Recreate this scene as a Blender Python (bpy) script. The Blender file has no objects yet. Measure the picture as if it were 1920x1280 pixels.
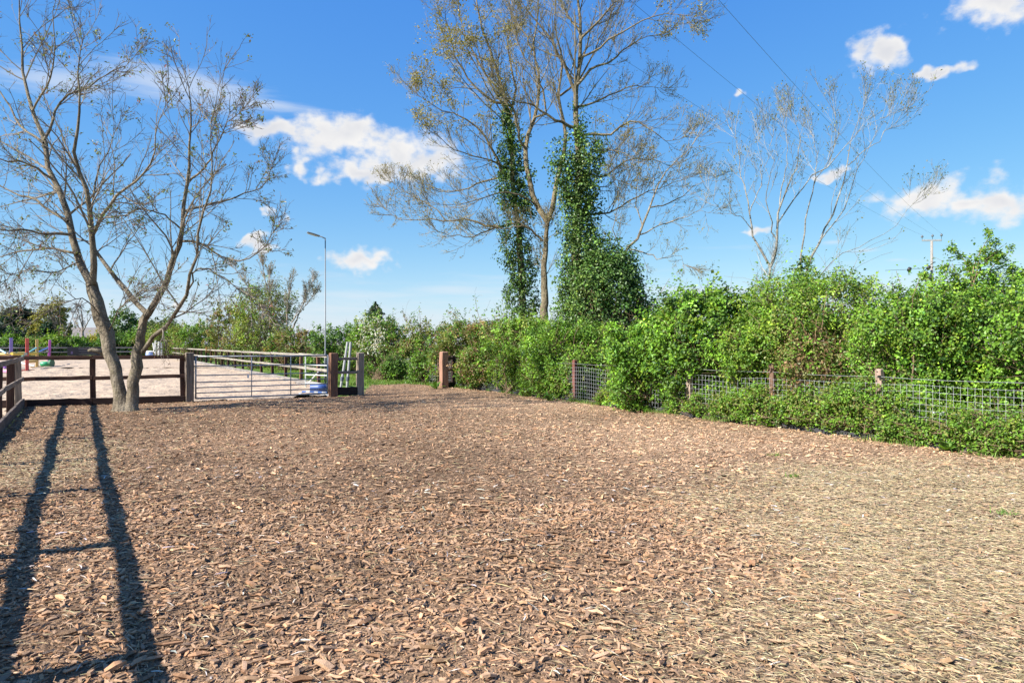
import bpy, math
import numpy as np
from mathutils import Vector
R = math.radians
rng = np.random.default_rng(7)
scene = bpy.context.scene
col = scene.collection
H0, FPX = 1.6, 1300.0          # eye height, focal length in photo pixels (1920 wide)

# ------------------------------------------------------------------ camera
cam_d = bpy.data.cameras.new('camera'); cam = bpy.data.objects.new('camera', cam_d); col.objects.link(cam)
cam.location = (0, 0, H0); cam.rotation_euler = (R(90), 0, 0)
cam_d.sensor_width = 36.0; cam_d.lens = 36.0*FPX/1920.0; cam_d.shift_y = 5.0/1920.0
cam_d.clip_start = 0.05; cam_d.clip_end = 3000.0
scene.camera = cam

# ------------------------------------------------------------------ sky, sun, exposure
SUN_EL = 39.0
SUN_H = (-0.87, -0.49)                                 # horizontal direction towards the sun
SUN_AZ = math.degrees(math.atan2(SUN_H[0], SUN_H[1]))  # from +Y, clockwise
world = bpy.data.worlds.new('World'); scene.world = world; world.use_nodes = True
wn, wl = world.node_tree.nodes, world.node_tree.links
wn.clear()

def N(nodes, kind, **kw):
    n = nodes.new(kind)
    for k, v in kw.items():
        setattr(n, k, v)
    return n

def build_world():
    out = N(wn, 'ShaderNodeOutputWorld'); bg = N(wn, 'ShaderNodeBackground'); bg.inputs['Strength'].default_value = 0.095
    wl.new(bg.outputs[0], out.inputs[0])
    sky = N(wn, 'ShaderNodeTexSky'); sky.sky_type = 'NISHITA'; sky.sun_disc = False
    sky.sun_elevation = R(SUN_EL); sky.sun_rotation = R(SUN_AZ % 360.0)
    sky.air_density = 1.0; sky.dust_density = 0.25; sky.ozone_density = 2.2; sky.altitude = 40
    hs = N(wn, 'ShaderNodeHueSaturation'); hs.inputs['Saturation'].default_value = 1.22; hs.inputs['Value'].default_value = 1.0
    wl.new(sky.outputs[0], hs.inputs['Color'])
    # the camera's rendering of a deep spring sky: richer blue overhead, blue kept down to the horizon
    ss_ = N(wn, 'ShaderNodeSeparateColor'); wl.new(hs.outputs[0], ss_.inputs[0]); cc_ = N(wn, 'ShaderNodeCombineColor')
    for ch, (gain, gam) in enumerate(((.66, .93), (1.10, .70), (2.92, .26))):
        pw = N(wn, 'ShaderNodeMath', operation='POWER'); wl.new(ss_.outputs[ch], pw.inputs[0]); pw.inputs[1].default_value = gam
        ml = N(wn, 'ShaderNodeMath', operation='MULTIPLY'); wl.new(pw.outputs[0], ml.inputs[0]); ml.inputs[1].default_value = gain; wl.new(ml.outputs[0], cc_.inputs[ch])
    tc = N(wn, 'ShaderNodeTexCoord')
    sp = N(wn, 'ShaderNodeSeparateXYZ'); wl.new(tc.outputs['Generated'], sp.inputs[0])
    def M(op, a, b=None, c=None):
        m = N(wn, 'ShaderNodeMath', operation=op)
        for i, v in enumerate((a, b, c)):
            if v is None: continue
            if isinstance(v, (int, float)): m.inputs[i].default_value = v
            else: wl.new(v, m.inputs[i])
        return m.outputs[0]
    az = M('ARCTAN2', sp.outputs[0], sp.outputs[1]); el = M('ARCSINE', sp.outputs[2])
    comb = N(wn, 'ShaderNodeCombineXYZ'); wl.new(az, comb.inputs[0]); wl.new(el, comb.inputs[1])
    def noise(scale, detail, rough, stretch=(1, 1, 1), off=0.0):
        mp = N(wn, 'ShaderNodeMapping'); mp.inputs['Scale'].default_value = stretch; mp.inputs['Location'].default_value = (off, off*.7, off*.3)
        wl.new(tc.outputs['Generated'], mp.inputs[0])
        t = N(wn, 'ShaderNodeTexNoise'); t.inputs['Scale'].default_value = scale
        t.inputs['Detail'].default_value = detail; t.inputs['Roughness'].default_value = rough
        wl.new(mp.outputs[0], t.inputs['Vector'])
        return t
    warp = noise(16, 3, .62)
    wv = N(wn, 'ShaderNodeVectorMath', operation='MULTIPLY_ADD'); wl.new(warp.outputs['Color'], wv.inputs[0])
    wv.inputs[1].default_value = (.15, .085, 0); wv.inputs[2].default_value = (-.075, -.0425, 0)
    wa = N(wn, 'ShaderNodeVectorMath', operation='ADD'); wl.new(comb.outputs[0], wa.inputs[0]); wl.new(wv.outputs[0], wa.inputs[1])
    fine = noise(34, 5, .62, (1, 1, 1.5), 3.1).outputs[0]
    mid = noise(11, 2, .6, (1, 1, 1.6), 9.4).outputs[0]
    wisp = noise(7, 5, .6, (1, 1, 9), 5.7).outputs[0]
    def blob(cx, cy, sx, sy, src):
        s = N(wn, 'ShaderNodeVectorMath', operation='SUBTRACT'); wl.new(src, s.inputs[0]); s.inputs[1].default_value = (cx, cy, 0)
        q = N(wn, 'ShaderNodeVectorMath', operation='MULTIPLY'); wl.new(s.outputs[0], q.inputs[0]); q.inputs[1].default_value = (1/sx, 1/sy, 0)
        l = N(wn, 'ShaderNodeVectorMath', operation='LENGTH'); wl.new(q.outputs[0], l.inputs[0])
        return M('SUBTRACT', 1.0, l.outputs['Value'])
    def px(x, y):
        u, v = (x-960)/FPX, (645-y)/FPX
        return math.atan2(u, 1), math.asin(v/math.sqrt(1+u*u+v*v))
    # heaps of fair-weather cloud: azimuth, elevation and half sizes as seen in the sky, then others round the rest of the horizon
    puffs = []
    for x, y, w, h in [(525, 247, 80, 34), (635, 262, 120, 56), (738, 288, 105, 62), (582, 318, 40, 24), (795, 318, 72, 38), (690, 322, 105, 32),
                       (683, 487, 58, 30), (1730, 372, 115, 44), (1870, 376, 150, 50), (1800, 378, 110, 42), (1655, 95, 58, 46), (1765, 131, 58, 20), (1870, 10, 110, 52),
                       (487, 412, 20, 14), (495, 466, 40, 14), (1430, 425, 44, 14), (330, 560, 30, 12), (1560, 325, 22, 16), (1400, 178, 18, 8)]:
        a, e = px(x, y); a2, _ = px(x+w, y); _, e2 = px(x, y-h)
        puffs.append((a, e, a2-a, e2-e))
    r2 = np.random.default_rng(4)
    for k in range(6):
        a = .9+k*.75+r2.uniform(-.12, .12); a = a if a < math.pi else a-2*math.pi
        puffs.append((a, r2.uniform(.12, .4), r2.uniform(.05, .1), r2.uniform(.018, .035)))
    acc = None
    for a, e, sa, se in puffs:
        b = blob(a, e, sa, se, wa.outputs[0])
        acc = b if acc is None else M('SMOOTH_MAX', acc, b, .12)
    dens = M('ADD', acc, M('MULTIPLY', M('SUBTRACT', fine, .5), 1.35))
    dens = M('ADD', dens, M('MULTIPLY', M('SUBTRACT', mid, .5), .6))
    mr = N(wn, 'ShaderNodeMapRange', interpolation_type='SMOOTHSTEP'); wl.new(dens, mr.inputs[0]); mr.inputs[1].default_value = -.05; mr.inputs[2].default_value = .72
    # thin sheets of high cloud
    wsum = None
    for x, y, w, h, s in [(330, 160, 270, 56, 1.1), (490, 196, 170, 22, .9), (120, 150, 180, 50, .9), (850, 545, 180, 18, .8), (1050, 540, 420, 16, .55), (1330, 545, 330, 22, .8), (1620, 540, 160, 20, .8), (640, 515, 120, 18, .55), (60, 560, 150, 30, .6), (250, 545, 170, 18, .6), (1880, 545, 120, 18, .5), (1560, 455, 40, 9, .7), (1620, 470, 60, 8, .7), (1680, 487, 40, 6, .6), (540, 500, 120, 20, .35)]:
        a, e = px(x, y); a2, _ = px(x+w, y); _, e2 = px(x, y-h)
        b = M('MULTIPLY', blob(a, e, a2-a, e2-e, comb.outputs[0]), s)
        wsum = b if wsum is None else M('MAXIMUM', wsum, b)
    ring = M('SUBTRACT', .5, M('MULTIPLY', M('ABSOLUTE', M('SUBTRACT', el, .05)), 6.0))     # a low veil round the whole horizon
    wsum = M('MAXIMUM', wsum, ring)
    wd = M('ADD', wsum, M('MULTIPLY', M('SUBTRACT', wisp, .5), 1.5))
    wr = N(wn, 'ShaderNodeMapRange', interpolation_type='SMOOTHSTEP'); wl.new(wd, wr.inputs[0]); wr.inputs[1].default_value = .1; wr.inputs[2].default_value = .95; wr.inputs[4].default_value = .55
    white = N(wn, 'ShaderNodeMix', data_type='RGBA')
    lowf = N(wn, 'ShaderNodeMapRange', interpolation_type='SMOOTHSTEP')
    wl.new(M('ADD', acc, M('MULTIPLY', M('SUBTRACT', mid, .5), 2.4)), lowf.inputs[0]); lowf.inputs[1].default_value = .25; lowf.inputs[2].default_value = 1.3
    wl.new(lowf.outputs[0], white.inputs['Factor'])
    white.inputs['A'].default_value = (4.55, 4.5, 4.45, 1); white.inputs['B'].default_value = (3.6, 3.68, 3.92, 1)
    m1 = N(wn, 'ShaderNodeMix', data_type='RGBA'); wl.new(wr.outputs[0], m1.inputs['Factor']); wl.new(cc_.outputs[0], m1.inputs['A']); m1.inputs['B'].default_value = (4.0, 4.25, 4.55, 1)
    m2 = N(wn, 'ShaderNodeMix', data_type='RGBA'); wl.new(mr.outputs[0], m2.inputs['Factor']); wl.new(m1.outputs['Result'], m2.inputs['A']); wl.new(white.outputs['Result'], m2.inputs['B'])
    wl.new(m2.outputs['Result'], bg.inputs['Color'])
build_world()
world.cycles.sampling_method = 'NONE'      # a smooth sky without a disc needs no importance map

sun_d = bpy.data.lights.new('sun', 'SUN'); sun_d.energy = 5.0; sun_d.angle = R(0.53); sun_d.color = (1.0, .95, .86)
sun = bpy.data.objects.new('sun', sun_d); col.objects.link(sun)
ce = math.cos(R(SUN_EL)); hl = math.hypot(*SUN_H)
to_sun = Vector((SUN_H[0]/hl*ce, SUN_H[1]/hl*ce, math.sin(R(SUN_EL))))
sun.rotation_euler = to_sun.to_track_quat('Z', 'Y').to_euler(); sun.location = (-40, -25, 40)
vs = scene.view_settings
vs.view_transform = 'Standard'; vs.look = 'None'; vs.gamma = 1.0; vs.exposure = 1.12; vs.use_curve_mapping = False
scene.cycles.max_bounces = 4; scene.cycles.diffuse_bounces = 3; scene.cycles.transmission_bounces = 4; scene.cycles.transparent_max_bounces = 4

# ------------------------------------------------------------------ mesh helpers
def W(x, y, d):
    """photo pixel at distance d -> world point"""
    return np.array([(x-960)/FPX*d, d, H0-(y-645)/FPX*d])

class MB:
    def __init__(s): s.v = []; s.f3 = []; s.f4 = []; s.c = []; s.g = []; s.n = 0
    def add(s, v, f, c=(.5, .5, .5), g=None):
        v = np.asarray(v, float).reshape(-1, 3); f = np.asarray(f, int)
        c = np.asarray(c, float)
        if c.ndim == 1: c = np.tile(c, (len(v), 1))
        s.v.append(v); s.c.append(c); s.g.append(v if g is None else g)
        (s.f3 if f.shape[1] == 3 else s.f4).append(f+s.n); s.n += len(v)
        return s
    def more(s, f):            # more faces on what add() just put in
        f = np.asarray(f, int); (s.f3 if f.shape[1] == 3 else s.f4).append(f+s.n-len(s.v[-1]))
    def mesh(s, name, origin=(0, 0, 0), smooth=False, grain=False):
        v = np.concatenate(s.v)-np.asarray(origin, float); c = np.concatenate(s.c)
        f3 = np.concatenate(s.f3) if s.f3 else np.zeros((0, 3), int)
        f4 = np.concatenate(s.f4) if s.f4 else np.zeros((0, 4), int)
        me = bpy.data.meshes.new(name)
        me.vertices.add(len(v)); me.vertices.foreach_set('co', v.astype(np.float32).ravel())
        me.loops.add(f3.size+f4.size); me.loops.foreach_set('vertex_index', np.concatenate([f3.ravel(), f4.ravel()]).astype(np.int32))
        me.polygons.add(len(f3)+len(f4))
        st = np.concatenate([np.arange(len(f3))*3, f3.size+np.arange(len(f4))*4]).astype(np.int32)
        me.polygons.foreach_set('loop_start', st)
        me.polygons.foreach_set('use_smooth', np.full(len(st), bool(smooth)))
        a = me.color_attributes.new('tint', 'FLOAT_COLOR', 'POINT')
        a.data.foreach_set('color', np.concatenate([c, np.ones((len(c), 1))], 1).astype(np.float32).ravel())
        if grain:
            ga = me.attributes.new('grain', 'FLOAT_VECTOR', 'POINT'); ga.data.foreach_set('vector', np.concatenate(s.g).astype(np.float32).ravel())
        me.update(calc_edges=True)
        return me

ORG = {}
def link(o, parent=None):
    col.objects.link(o)
    if parent is not None: o.parent = parent
    return o
def thing(name, label, cat, loc, group=None):
    o = link(bpy.data.objects.new(name, None)); o.location = tuple(float(a) for a in loc); o.empty_display_size = .2
    o['label'] = label; o['category'] = cat
    if group: o['group'] = group
    ORG[o.name] = np.asarray(loc, float)
    return o
def part(name, mb, mat, parent, smooth=False, label=None, kind=None):
    org = ORG[parent.name]
    o = link(bpy.data.objects.new(name, mb.mesh(name, org, smooth, mat.name.endswith('timber'))), parent)
    o.data.materials.append(mat); ORG[o.name] = org
    if label: o['label'] = label
    if kind is None and name in ('foliage', 'leaves', 'ivy', 'branches', 'stems', 'blossom', 'wire_mesh', 'crown'): kind = 'stuff'    # too fine to pick apart
    if kind: o['kind'] = kind
    return o
def single(name, mb, mat, loc, label=None, cat=None, group=None, kind=None, smooth=False):
    o = link(bpy.data.objects.new(name, mb.mesh(name, loc, smooth))); o.location = tuple(float(a) for a in loc)
    o.data.materials.append(mat); ORG[o.name] = np.asarray(loc, float)
    if label: o['label'] = label
    if cat: o['category'] = cat
    if group: o['group'] = group
    if kind: o['kind'] = kind
    return o

def nrm(a): return a/np.maximum(np.linalg.norm(a, axis=-1, keepdims=True), 1e-9)

def tubes(mb, P, Rr, k=3, colr=(.3, .25, .2), cap=False):
    """P [B,n,3] polylines, Rr [B,n] radii -> tapered tubes"""
    P = np.asarray(P, float); Rr = np.asarray(Rr, float)
    B, n, _ = P.shape
    T = np.empty_like(P); T[:, 1:-1] = P[:, 2:]-P[:, :-2]; T[:, 0] = P[:, 1]-P[:, 0]; T[:, -1] = P[:, -1]-P[:, -2]
    T = nrm(T)
    mean = nrm(P[:, -1]-P[:, 0])
    ref = np.where(np.abs(mean[:, 2:3]) > .8, np.array([[1., .13, 0]]), np.array([[0., .1, 1.]]))[:, None, :]
    U = nrm(np.cross(T, ref)); V = np.cross(T, U)
    a = np.arange(k)*2*math.pi/k
    ring = P[:, :, None, :]+Rr[:, :, None, None]*(np.cos(a)[None, None, :, None]*U[:, :, None, :]+np.sin(a)[None, None, :, None]*V[:, :, None, :])
    v = ring.reshape(-1, 3)
    b = np.arange(B)[:, None, None]; i = np.arange(n-1)[None, :, None]; j = np.arange(k)[None, None, :]
    base = (b*n+i)*k
    q = np.stack([base+j, base+(j+1) % k, base+k+(j+1) % k, base+k+j], -1).reshape(-1, 4)
    c = np.asarray(colr, float)
    if c.ndim == 2: c = np.repeat(c, n*k, 0)
    mb.add(v, q, c)
    if cap:
        for e, rev in ((0, 1), (n-1, 0)):
            idx = (np.arange(B)[:, None]*n+e)*k+np.arange(k)[None, :]
            for t in range(1, k-1):
                tri = np.stack([idx[:, 0], idx[:, t], idx[:, t+1]], 1)
                mb.more(tri[:, ::-1] if rev else tri)
    return mb
def tube(mb, pts, rad, k=8, colr=(.5, .5, .5), cap=True):
    pts = np.asarray(pts, float); rad = np.full(len(pts), rad) if np.isscalar(rad) else np.asarray(rad, float)
    return tubes(mb, pts[None], rad[None], k, colr, cap)

def beam(mb, p0, p1, w, h, up=(0, 0, 1), ch=.008, rings=5, jit=.004, colr=(.3, .2, .15), top=0.0):
    """timber of section w (sideways) x h (along up) with worn, chamfered edges; top: how far the far end is weathered in"""
    p0 = np.asarray(p0, float); p1 = np.asarray(p1, float); t = nrm(p1-p0)
    up = np.asarray(up, float); s = nrm(np.cross(t, up)); u = np.cross(s, t)
    x, y = w/2, h/2
    prof = np.array([(-x+ch, -y), (x-ch, -y), (x, -y+ch), (x, y-ch), (x-ch, y), (-x+ch, y), (-x, y-ch), (-x, -y+ch)])
    ss = list(np.linspace(0, 1, rings)); sc = [1]*rings
    L = np.linalg.norm(p1-p0)
    if top > 0:
        ss[-1] = 1-top/L; ss.append(1.0); sc.append(1-2*top/min(w, h)*.9)
    V = []; Gr = []; seed = rng.uniform(0, 40, 3)
    for a, k in zip(ss, sc):
        o = p0+(p1-p0)*a+rng.normal(0, jit, 3)*(1 if 0 < a < 1 else .3)
        q = prof*k+rng.normal(0, jit*.35, prof.shape)
        V.append(o+q[:, :1]*s+q[:, 1:]*u); Gr.append(np.concatenate([np.full((8, 1), a*L*.07), q], 1)+seed)
    n = len(V); V = np.concatenate(V)
    i = np.arange(n-1)[:, None]*8; j = np.arange(8)[None, :]
    Q = np.stack([i+j, i+(j+1) % 8, i+8+(j+1) % 8, i+8+j], -1).reshape(-1, 4)
    mb.add(V, Q, colr, np.concatenate(Gr))
    a = 0; mb.more(np.array([[a, a+7, a+4, a+3], [a+3, a+2, a+1, a], [a+7, a+6, a+5, a+4]]))
    a = (n-1)*8; mb.more(np.array([[a+3, a+4, a+7, a], [a, a+1, a+2, a+3], [a+4, a+5, a+6, a+7]]))
    return mb
def box(mb, lo, hi, colr=(.5, .5, .5)):
    lo = np.asarray(lo, float); hi = np.asarray(hi, float)
    v = np.array([[(lo, hi)[i][0], (lo, hi)[j][1], (lo, hi)[k][2]] for k in (0, 1) for j in (0, 1) for i in (0, 1)])
    mb.add(v, [[0, 2, 3, 1], [4, 5, 7, 6], [0, 1, 5, 4], [2, 6, 7, 3], [0, 4, 6, 2], [1, 3, 7, 5]], colr)
    return mb

def leaves(mb, P, Nn, size, colr, asp=.62, fold=.22, droop=None):
    """folded leaf blades at P facing Nn; size [n] length"""
    n = len(P); Nn = nrm(Nn)
    d = rng.normal(0, 1, (n, 3))
    if droop is not None: d = d+droop
    d = nrm(d-(d*Nn).sum(1, keepdims=True)*Nn); s = np.cross(Nn, d)
    L = np.asarray(size)[:, None] if not np.isscalar(size) else np.full((n, 1), size)
    L = L*rng.uniform(.65, 1.25, (n, 1)); wd = L*asp*.5*rng.uniform(.8, 1.2, (n, 1))
    a = P-d*L*.5; t = P+d*L*.5-Nn*L*.08
    m = P-d*L*.05
    l = m+s*wd+Nn*wd*fold*2; r = m-s*wd+Nn*wd*fold*2
    v = np.stack([a, l, t, r], 1).reshape(-1, 3)
    i = np.arange(n)[:, None]*4
    f = np.concatenate([i+np.array([[0, 1, 2]]), i+np.array([[0, 2, 3]])], 0)
    c = np.repeat(np.asarray(colr, float), 4, 0)
    mb.add(v, f, c)
    return mb
def tints(n, pal, wts=None, var=.18):
    pal = np.asarray(pal, float); k = rng.choice(len(pal), n, p=None if wts is None else np.asarray(wts)/np.sum(wts))
    return np.clip(pal[k]*rng.lognormal(0, var, (n, 1))*rng.lognormal(0, .06, (n, 3)), .004, .9)

# ------------------------------------------------------------------ materials
def new_mat(name):
    m = bpy.data.materials.new(name); m.use_nodes = True
    nt = m.node_tree; b = nt.nodes['Principled BSDF']
    return m, nt, b
def tint_mat(name, rough=.8, spec=.25, metal=0.0, nscale=20.0, namp=.35, bump=.3, bscale=40.0, stretch=(1, 1, 1), bdist=.01):
    m, nt, b = new_mat(name); n, l = nt.nodes, nt.links
    at = N(n, 'ShaderNodeAttribute', attribute_name='tint')
    tc = N(n, 'ShaderNodeTexCoord'); mp = N(n, 'ShaderNodeMapping'); mp.inputs['Scale'].default_value = stretch
    if name.endswith('timber'):
        gr = N(n, 'ShaderNodeAttribute', attribute_name='grain'); l.new(gr.outputs['Vector'], mp.inputs[0])
    else: l.new(tc.outputs['Object'], mp.inputs[0])
    t = N(n, 'ShaderNodeTexNoise'); t.inputs['Scale'].default_value = nscale; t.inputs['Detail'].default_value = 5; t.inputs['Roughness'].default_value = .62
    l.new(mp.outputs[0], t.inputs['Vector'])
    mr = N(n, 'ShaderNodeMapRange'); l.new(t.outputs[0], mr.inputs[0]); mr.inputs[1].default_value = .25; mr.inputs[2].default_value = .75
    mr.inputs[3].default_value = 1-namp; mr.inputs[4].default_value = 1+namp
    mx = N(n, 'ShaderNodeVectorMath', operation='SCALE'); l.new(at.outputs['Color'], mx.inputs[0]); l.new(mr.outputs[0], mx.inputs['Scale'])
    l.new(mx.outputs[0], b.inputs['Base Color'])
    b.inputs['Roughness'].default_value = rough; b.inputs['Specular IOR Level'].default_value = spec; b.inputs['Metallic'].default_value = metal
    if bump > 0:
        t2 = N(n, 'ShaderNodeTexNoise'); t2.inputs['Scale'].default_value = bscale; t2.inputs['Detail'].default_value = 4; l.new(mp.outputs[0], t2.inputs['Vector'])
        bp = N(n, 'ShaderNodeBump'); bp.inputs['Strength'].default_value = bump; bp.inputs['Distance'].default_value = bdist
        l.new(t2.outputs[0], bp.inputs['Height']); l.new(bp.outputs[0], b.inputs['Normal'])
    return m
def leaf_mat(name, rough=.45, spec=.35, trans=.33):
    m, nt, b = new_mat(name); n, l = nt.nodes, nt.links
    at = N(n, 'ShaderNodeAttribute', attribute_name='tint')
    l.new(at.outputs['Color'], b.inputs['Base Color']); b.inputs['Roughness'].default_value = rough; b.inputs['Specular IOR Level'].default_value = spec
    tr = N(n, 'ShaderNodeBsdfTranslucent')
    v = N(n, 'ShaderNodeVectorMath', operation='MULTIPLY'); l.new(at.outputs['Color'], v.inputs[0]); v.inputs[1].default_value = (1.35, 1.2, .6)
    l.new(v.outputs[0], tr.inputs['Color'])
    mx = N(n, 'ShaderNodeMixShader'); mx.inputs[0].default_value = trans
    l.new(b.outputs[0], mx.inputs[1]); l.new(tr.outputs[0], mx.inputs[2]); l.new(mx.outputs[0], n['Material Output'].inputs['Surface'])
    return m
MT = {
    'leaf': leaf_mat('leaf'), 'ivy': leaf_mat('ivy_leaf', .42, .35, .2), 'petal': leaf_mat('petal', .6, .2, .4),
    'grass': leaf_mat('grass_blade', .55, .3, .35),
    'twig': tint_mat('twig', .85, .15, nscale=5, namp=.25, bump=0),
    'wood': tint_mat('rail_timber', .85, .15, nscale=30, namp=.55, bump=.6, bscale=60, stretch=(1, 1, 1), bdist=.006),
    'chip': tint_mat('bark_chip', .85, .12, nscale=28, namp=.35, bump=.6, bscale=150, bdist=.004),
    'straw': tint_mat('straw', .7, .25, nscale=40, namp=.2, bump=0),
    'galv': tint_mat('galvanised_steel', .5, .5, .2, nscale=30, namp=.2, bump=.1, bscale=60, bdist=.002),
    'paint': tint_mat('worn_paint', .6, .3, nscale=9, namp=.3, bump=.08, bscale=60, bdist=.002),
    'plast': tint_mat('plastic', .4, .45, nscale=6, namp=.1, bump=0),
    'brick': tint_mat('masonry', .9, .1, nscale=3, namp=.2, bump=.2, bscale=30),
}
def bark_mat():
    m, nt, b = new_mat('bark'); n, l = nt.nodes, nt.links
    at = N(n, 'ShaderNodeAttribute', attribute_name='tint'); tc = N(n, 'ShaderNodeTexCoord')
    def nz(scale, det, st, rough=.6):
        mp = N(n, 'ShaderNodeMapping'); mp.inputs['Scale'].default_value = st; l.new(tc.outputs['Object'], mp.inputs[0])
        t = N(n, 'ShaderNodeTexNoise'); t.inputs['Scale'].default_value = scale; t.inputs['Detail'].default_value = det; t.inputs['Roughness'].default_value = rough; l.new(mp.outputs[0], t.inputs['Vector']); return t.outputs[0]
    a = nz(3.2, 5, (1, 1, .8)); f = nz(16, 5, (1, 1, 2.2)); lich = nz(5, 6, (1, 1, 1.3), .7)
    r = N(n, 'ShaderNodeValToRGB'); l.new(a, r.inputs[0]); e = r.color_ramp.elements
    e[0].position = .33; e[0].color = (.45, .42, .40, 1); e[1].position = .66; e[1].color = (1.35, 1.33, 1.3, 1); q = e.new(.48); q.color = (.95, .92, .88, 1)
    r2 = N(n, 'ShaderNodeMapRange'); l.new(f, r2.inputs[0]); r2.inputs[1].default_value = .3; r2.inputs[2].default_value = .7; r2.inputs[3].default_value = .6; r2.inputs[4].default_value = 1.3
    m1 = N(n, 'ShaderNodeVectorMath', operation='MULTIPLY'); l.new(at.outputs['Color'], m1.inputs[0]); l.new(r.outputs[0], m1.inputs[1])
    m2 = N(n, 'ShaderNodeVectorMath', operation='SCALE'); l.new(m1.outputs[0], m2.inputs[0]); l.new(r2.outputs[0], m2.inputs['Scale'])
    r3 = N(n, 'ShaderNodeMapRange'); l.new(lich, r3.inputs[0]); r3.inputs[1].default_value = .54; r3.inputs[2].default_value = .68; r3.inputs[4].default_value = .5
    mx = N(n, 'ShaderNodeMix', data_type='RGBA'); l.new(r3.outputs[0], mx.inputs['Factor']); l.new(m2.outputs[0], mx.inputs['A']); mx.inputs['B'].default_value = (.165, .155, .08, 1)
    l.new(mx.outputs['Result'], b.inputs['Base Color']); b.inputs['Roughness'].default_value = .9; b.inputs['Specular IOR Level'].default_value = .15
    bp = N(n, 'ShaderNodeBump'); bp.inputs['Strength'].default_value = 1.0; bp.inputs['Distance'].default_value = .05; l.new(nz(20, 6, (1, 1, .35)), bp.inputs['Height']); l.new(bp.outputs[0], b.inputs['Normal'])
    return m
MT['bark'] = bark_mat()
MT['post'] = tint_mat('post_timber', .85, .15, nscale=26, namp=.6, bump=.7, bscale=50, bdist=.008)

# ------------------------------------------------------------------ layout lines (metres)
FD = np.array([.53, -.85])                 # the left fence and its rails run along this, towards the viewer
CORNER = np.array([-12.55, 17.75])         # corner of the front arena fence and the left fence
GPL, GPR, GPE = np.array([-8.96, 19.26]), np.array([-5.52, 21.4]), np.array([-4.80, 21.9])   # gate posts and the end post
SF0, SFD = np.array([1.72, 19.4]), np.array([.49, -.872])     # wire stock fence on the right
AF0, AFD = np.array([-7.24, 26.0]), np.array([-.51, .86])     # arena fence running away on the right
def on_sf(t): return SF0+SFD*t
def on_af(t): return AF0+AFD*t
def inside(poly, x, y):
    poly = np.asarray(poly, float); r = np.zeros(len(x), bool); j = len(poly)-1
    for i in range(len(poly)):
        xi, yi = poly[i]; xj, yj = poly[j]
        c = ((yi > y) != (yj > y)) & (x < (xj-xi)*(y-yi)/(yj-yi+1e-12)+xi)
        r ^= c; j = i
    return r
def vnoise(x, y, s, seed=0):
    """cheap smooth value noise"""
    x = np.asarray(x)/s+seed*17.3; y = np.asarray(y)/s+seed*9.1
    xi = np.floor(x).astype(int); yi = np.floor(y).astype(int); fx = x-xi; fy = y-yi
    fx = fx*fx*(3-2*fx); fy = fy*fy*(3-2*fy)
    def h(a, b):
        v = np.sin(a*127.1+b*311.7+seed*74.7)*43758.5453
        return v-np.floor(v)
    return (h(xi, yi)*(1-fx)+h(xi+1, yi)*fx)*(1-fy)+(h(xi, yi+1)*(1-fx)+h(xi+1, yi+1)*fx)*fy
def sstep(a, b, x):
    t = np.clip((x-a)/(b-a), 0, 1); return t*t*(3-2*t)
def gz(x, y):                              # gentle unevenness of the bark yard
    return .045*(vnoise(x, y, 2.3, 1)-.5)+.035*(vnoise(x, y, .55, 2)-.5)+.014*(vnoise(x, y, .22, 3)-.5)
def straw_mask(x, y):
    m = sstep(-.7, 2.1, x-(-.1+.28*y)+1.2*(vnoise(x, y, 1.1, 5)-.5))*sstep(10.2, 8.0, y+.9*(vnoise(x, y, 1.3, 6)-.5))
    m2 = sstep(1.9, .5, np.hypot((x+6.6)/1.0, (y-8.9)/1.7)+.9*(vnoise(x, y, .7, 8)-.5))
    return np.maximum(m, m2*.4)

MULCH = [CORNER, GPL+(0, .05), GPR, GPE, (-5.6, 27.2), (-4.2, 28.0), (-3.0, 27.0), (-2.55, 26.4), SF0, on_sf(12.2), on_sf(25), (4, -5), (0.2, -3.0)]
MULCH = [np.array(p, float) for p in MULCH]
LFN = np.array([.85, .53])
ARENA = [np.array(p, float) for p in [CORNER+FD*22-LFN*.1, CORNER-LFN*.1, GPL+(0, .06), GPR+(-.1, .06), (-6.5, 24.8), on_af(70), on_af(70)+np.array([-.86, -.51])*60, (-80, -5)]]

# ------------------------------------------------------------------ ground sheet: field grass out to the horizon
def ground_mat():
    m, nt, b = new_mat('field_grass'); n, l = nt.nodes, nt.links
    tc = N(n, 'ShaderNodeTexCoord')
    t = N(n, 'ShaderNodeTexNoise'); t.inputs['Scale'].default_value = .35; t.inputs['Detail'].default_value = 8; t.inputs['Roughness'].default_value = .65; l.new(tc.outputs['Object'], t.inputs['Vector'])
    r = N(n, 'ShaderNodeValToRGB'); l.new(t.outputs[0], r.inputs[0])
    r.color_ramp.elements[0].position = .32; r.color_ramp.elements[0].color = (.085, .13, .03, 1)
    r.color_ramp.elements[1].position = .68; r.color_ramp.elements[1].color = (.17, .25, .05, 1)
    e = r.color_ramp.elements.new(.5); e.color = (.12, .19, .04, 1)
    l.new(r.outputs[0], b.inputs['Base Color']); b.inputs['Roughness'].default_value = .9; b.inputs['Specular IOR Level'].default_value = .1
    t2 = N(n, 'ShaderNodeTexNoise'); t2.inputs['Scale'].default_value = 18; t2.inputs['Detail'].default_value = 5; l.new(tc.outputs['Object'], t2.inputs['Vector'])
    bp = N(n, 'ShaderNodeBump'); bp.inputs['Strength'].default_value = .8; bp.inputs['Distance'].default_value = .05; l.new(t2.outputs[0], bp.inputs['Height']); l.new(bp.outputs[0], b.inputs['Normal'])
    return m
mb = MB(); g = [-1500, -300, -90, -40, -20, -8, 0, 8, 20, 40, 90, 300, 1500]
gv = np.array([(a, b, -.06) for b in g for a in g], float); k = len(g)
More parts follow.
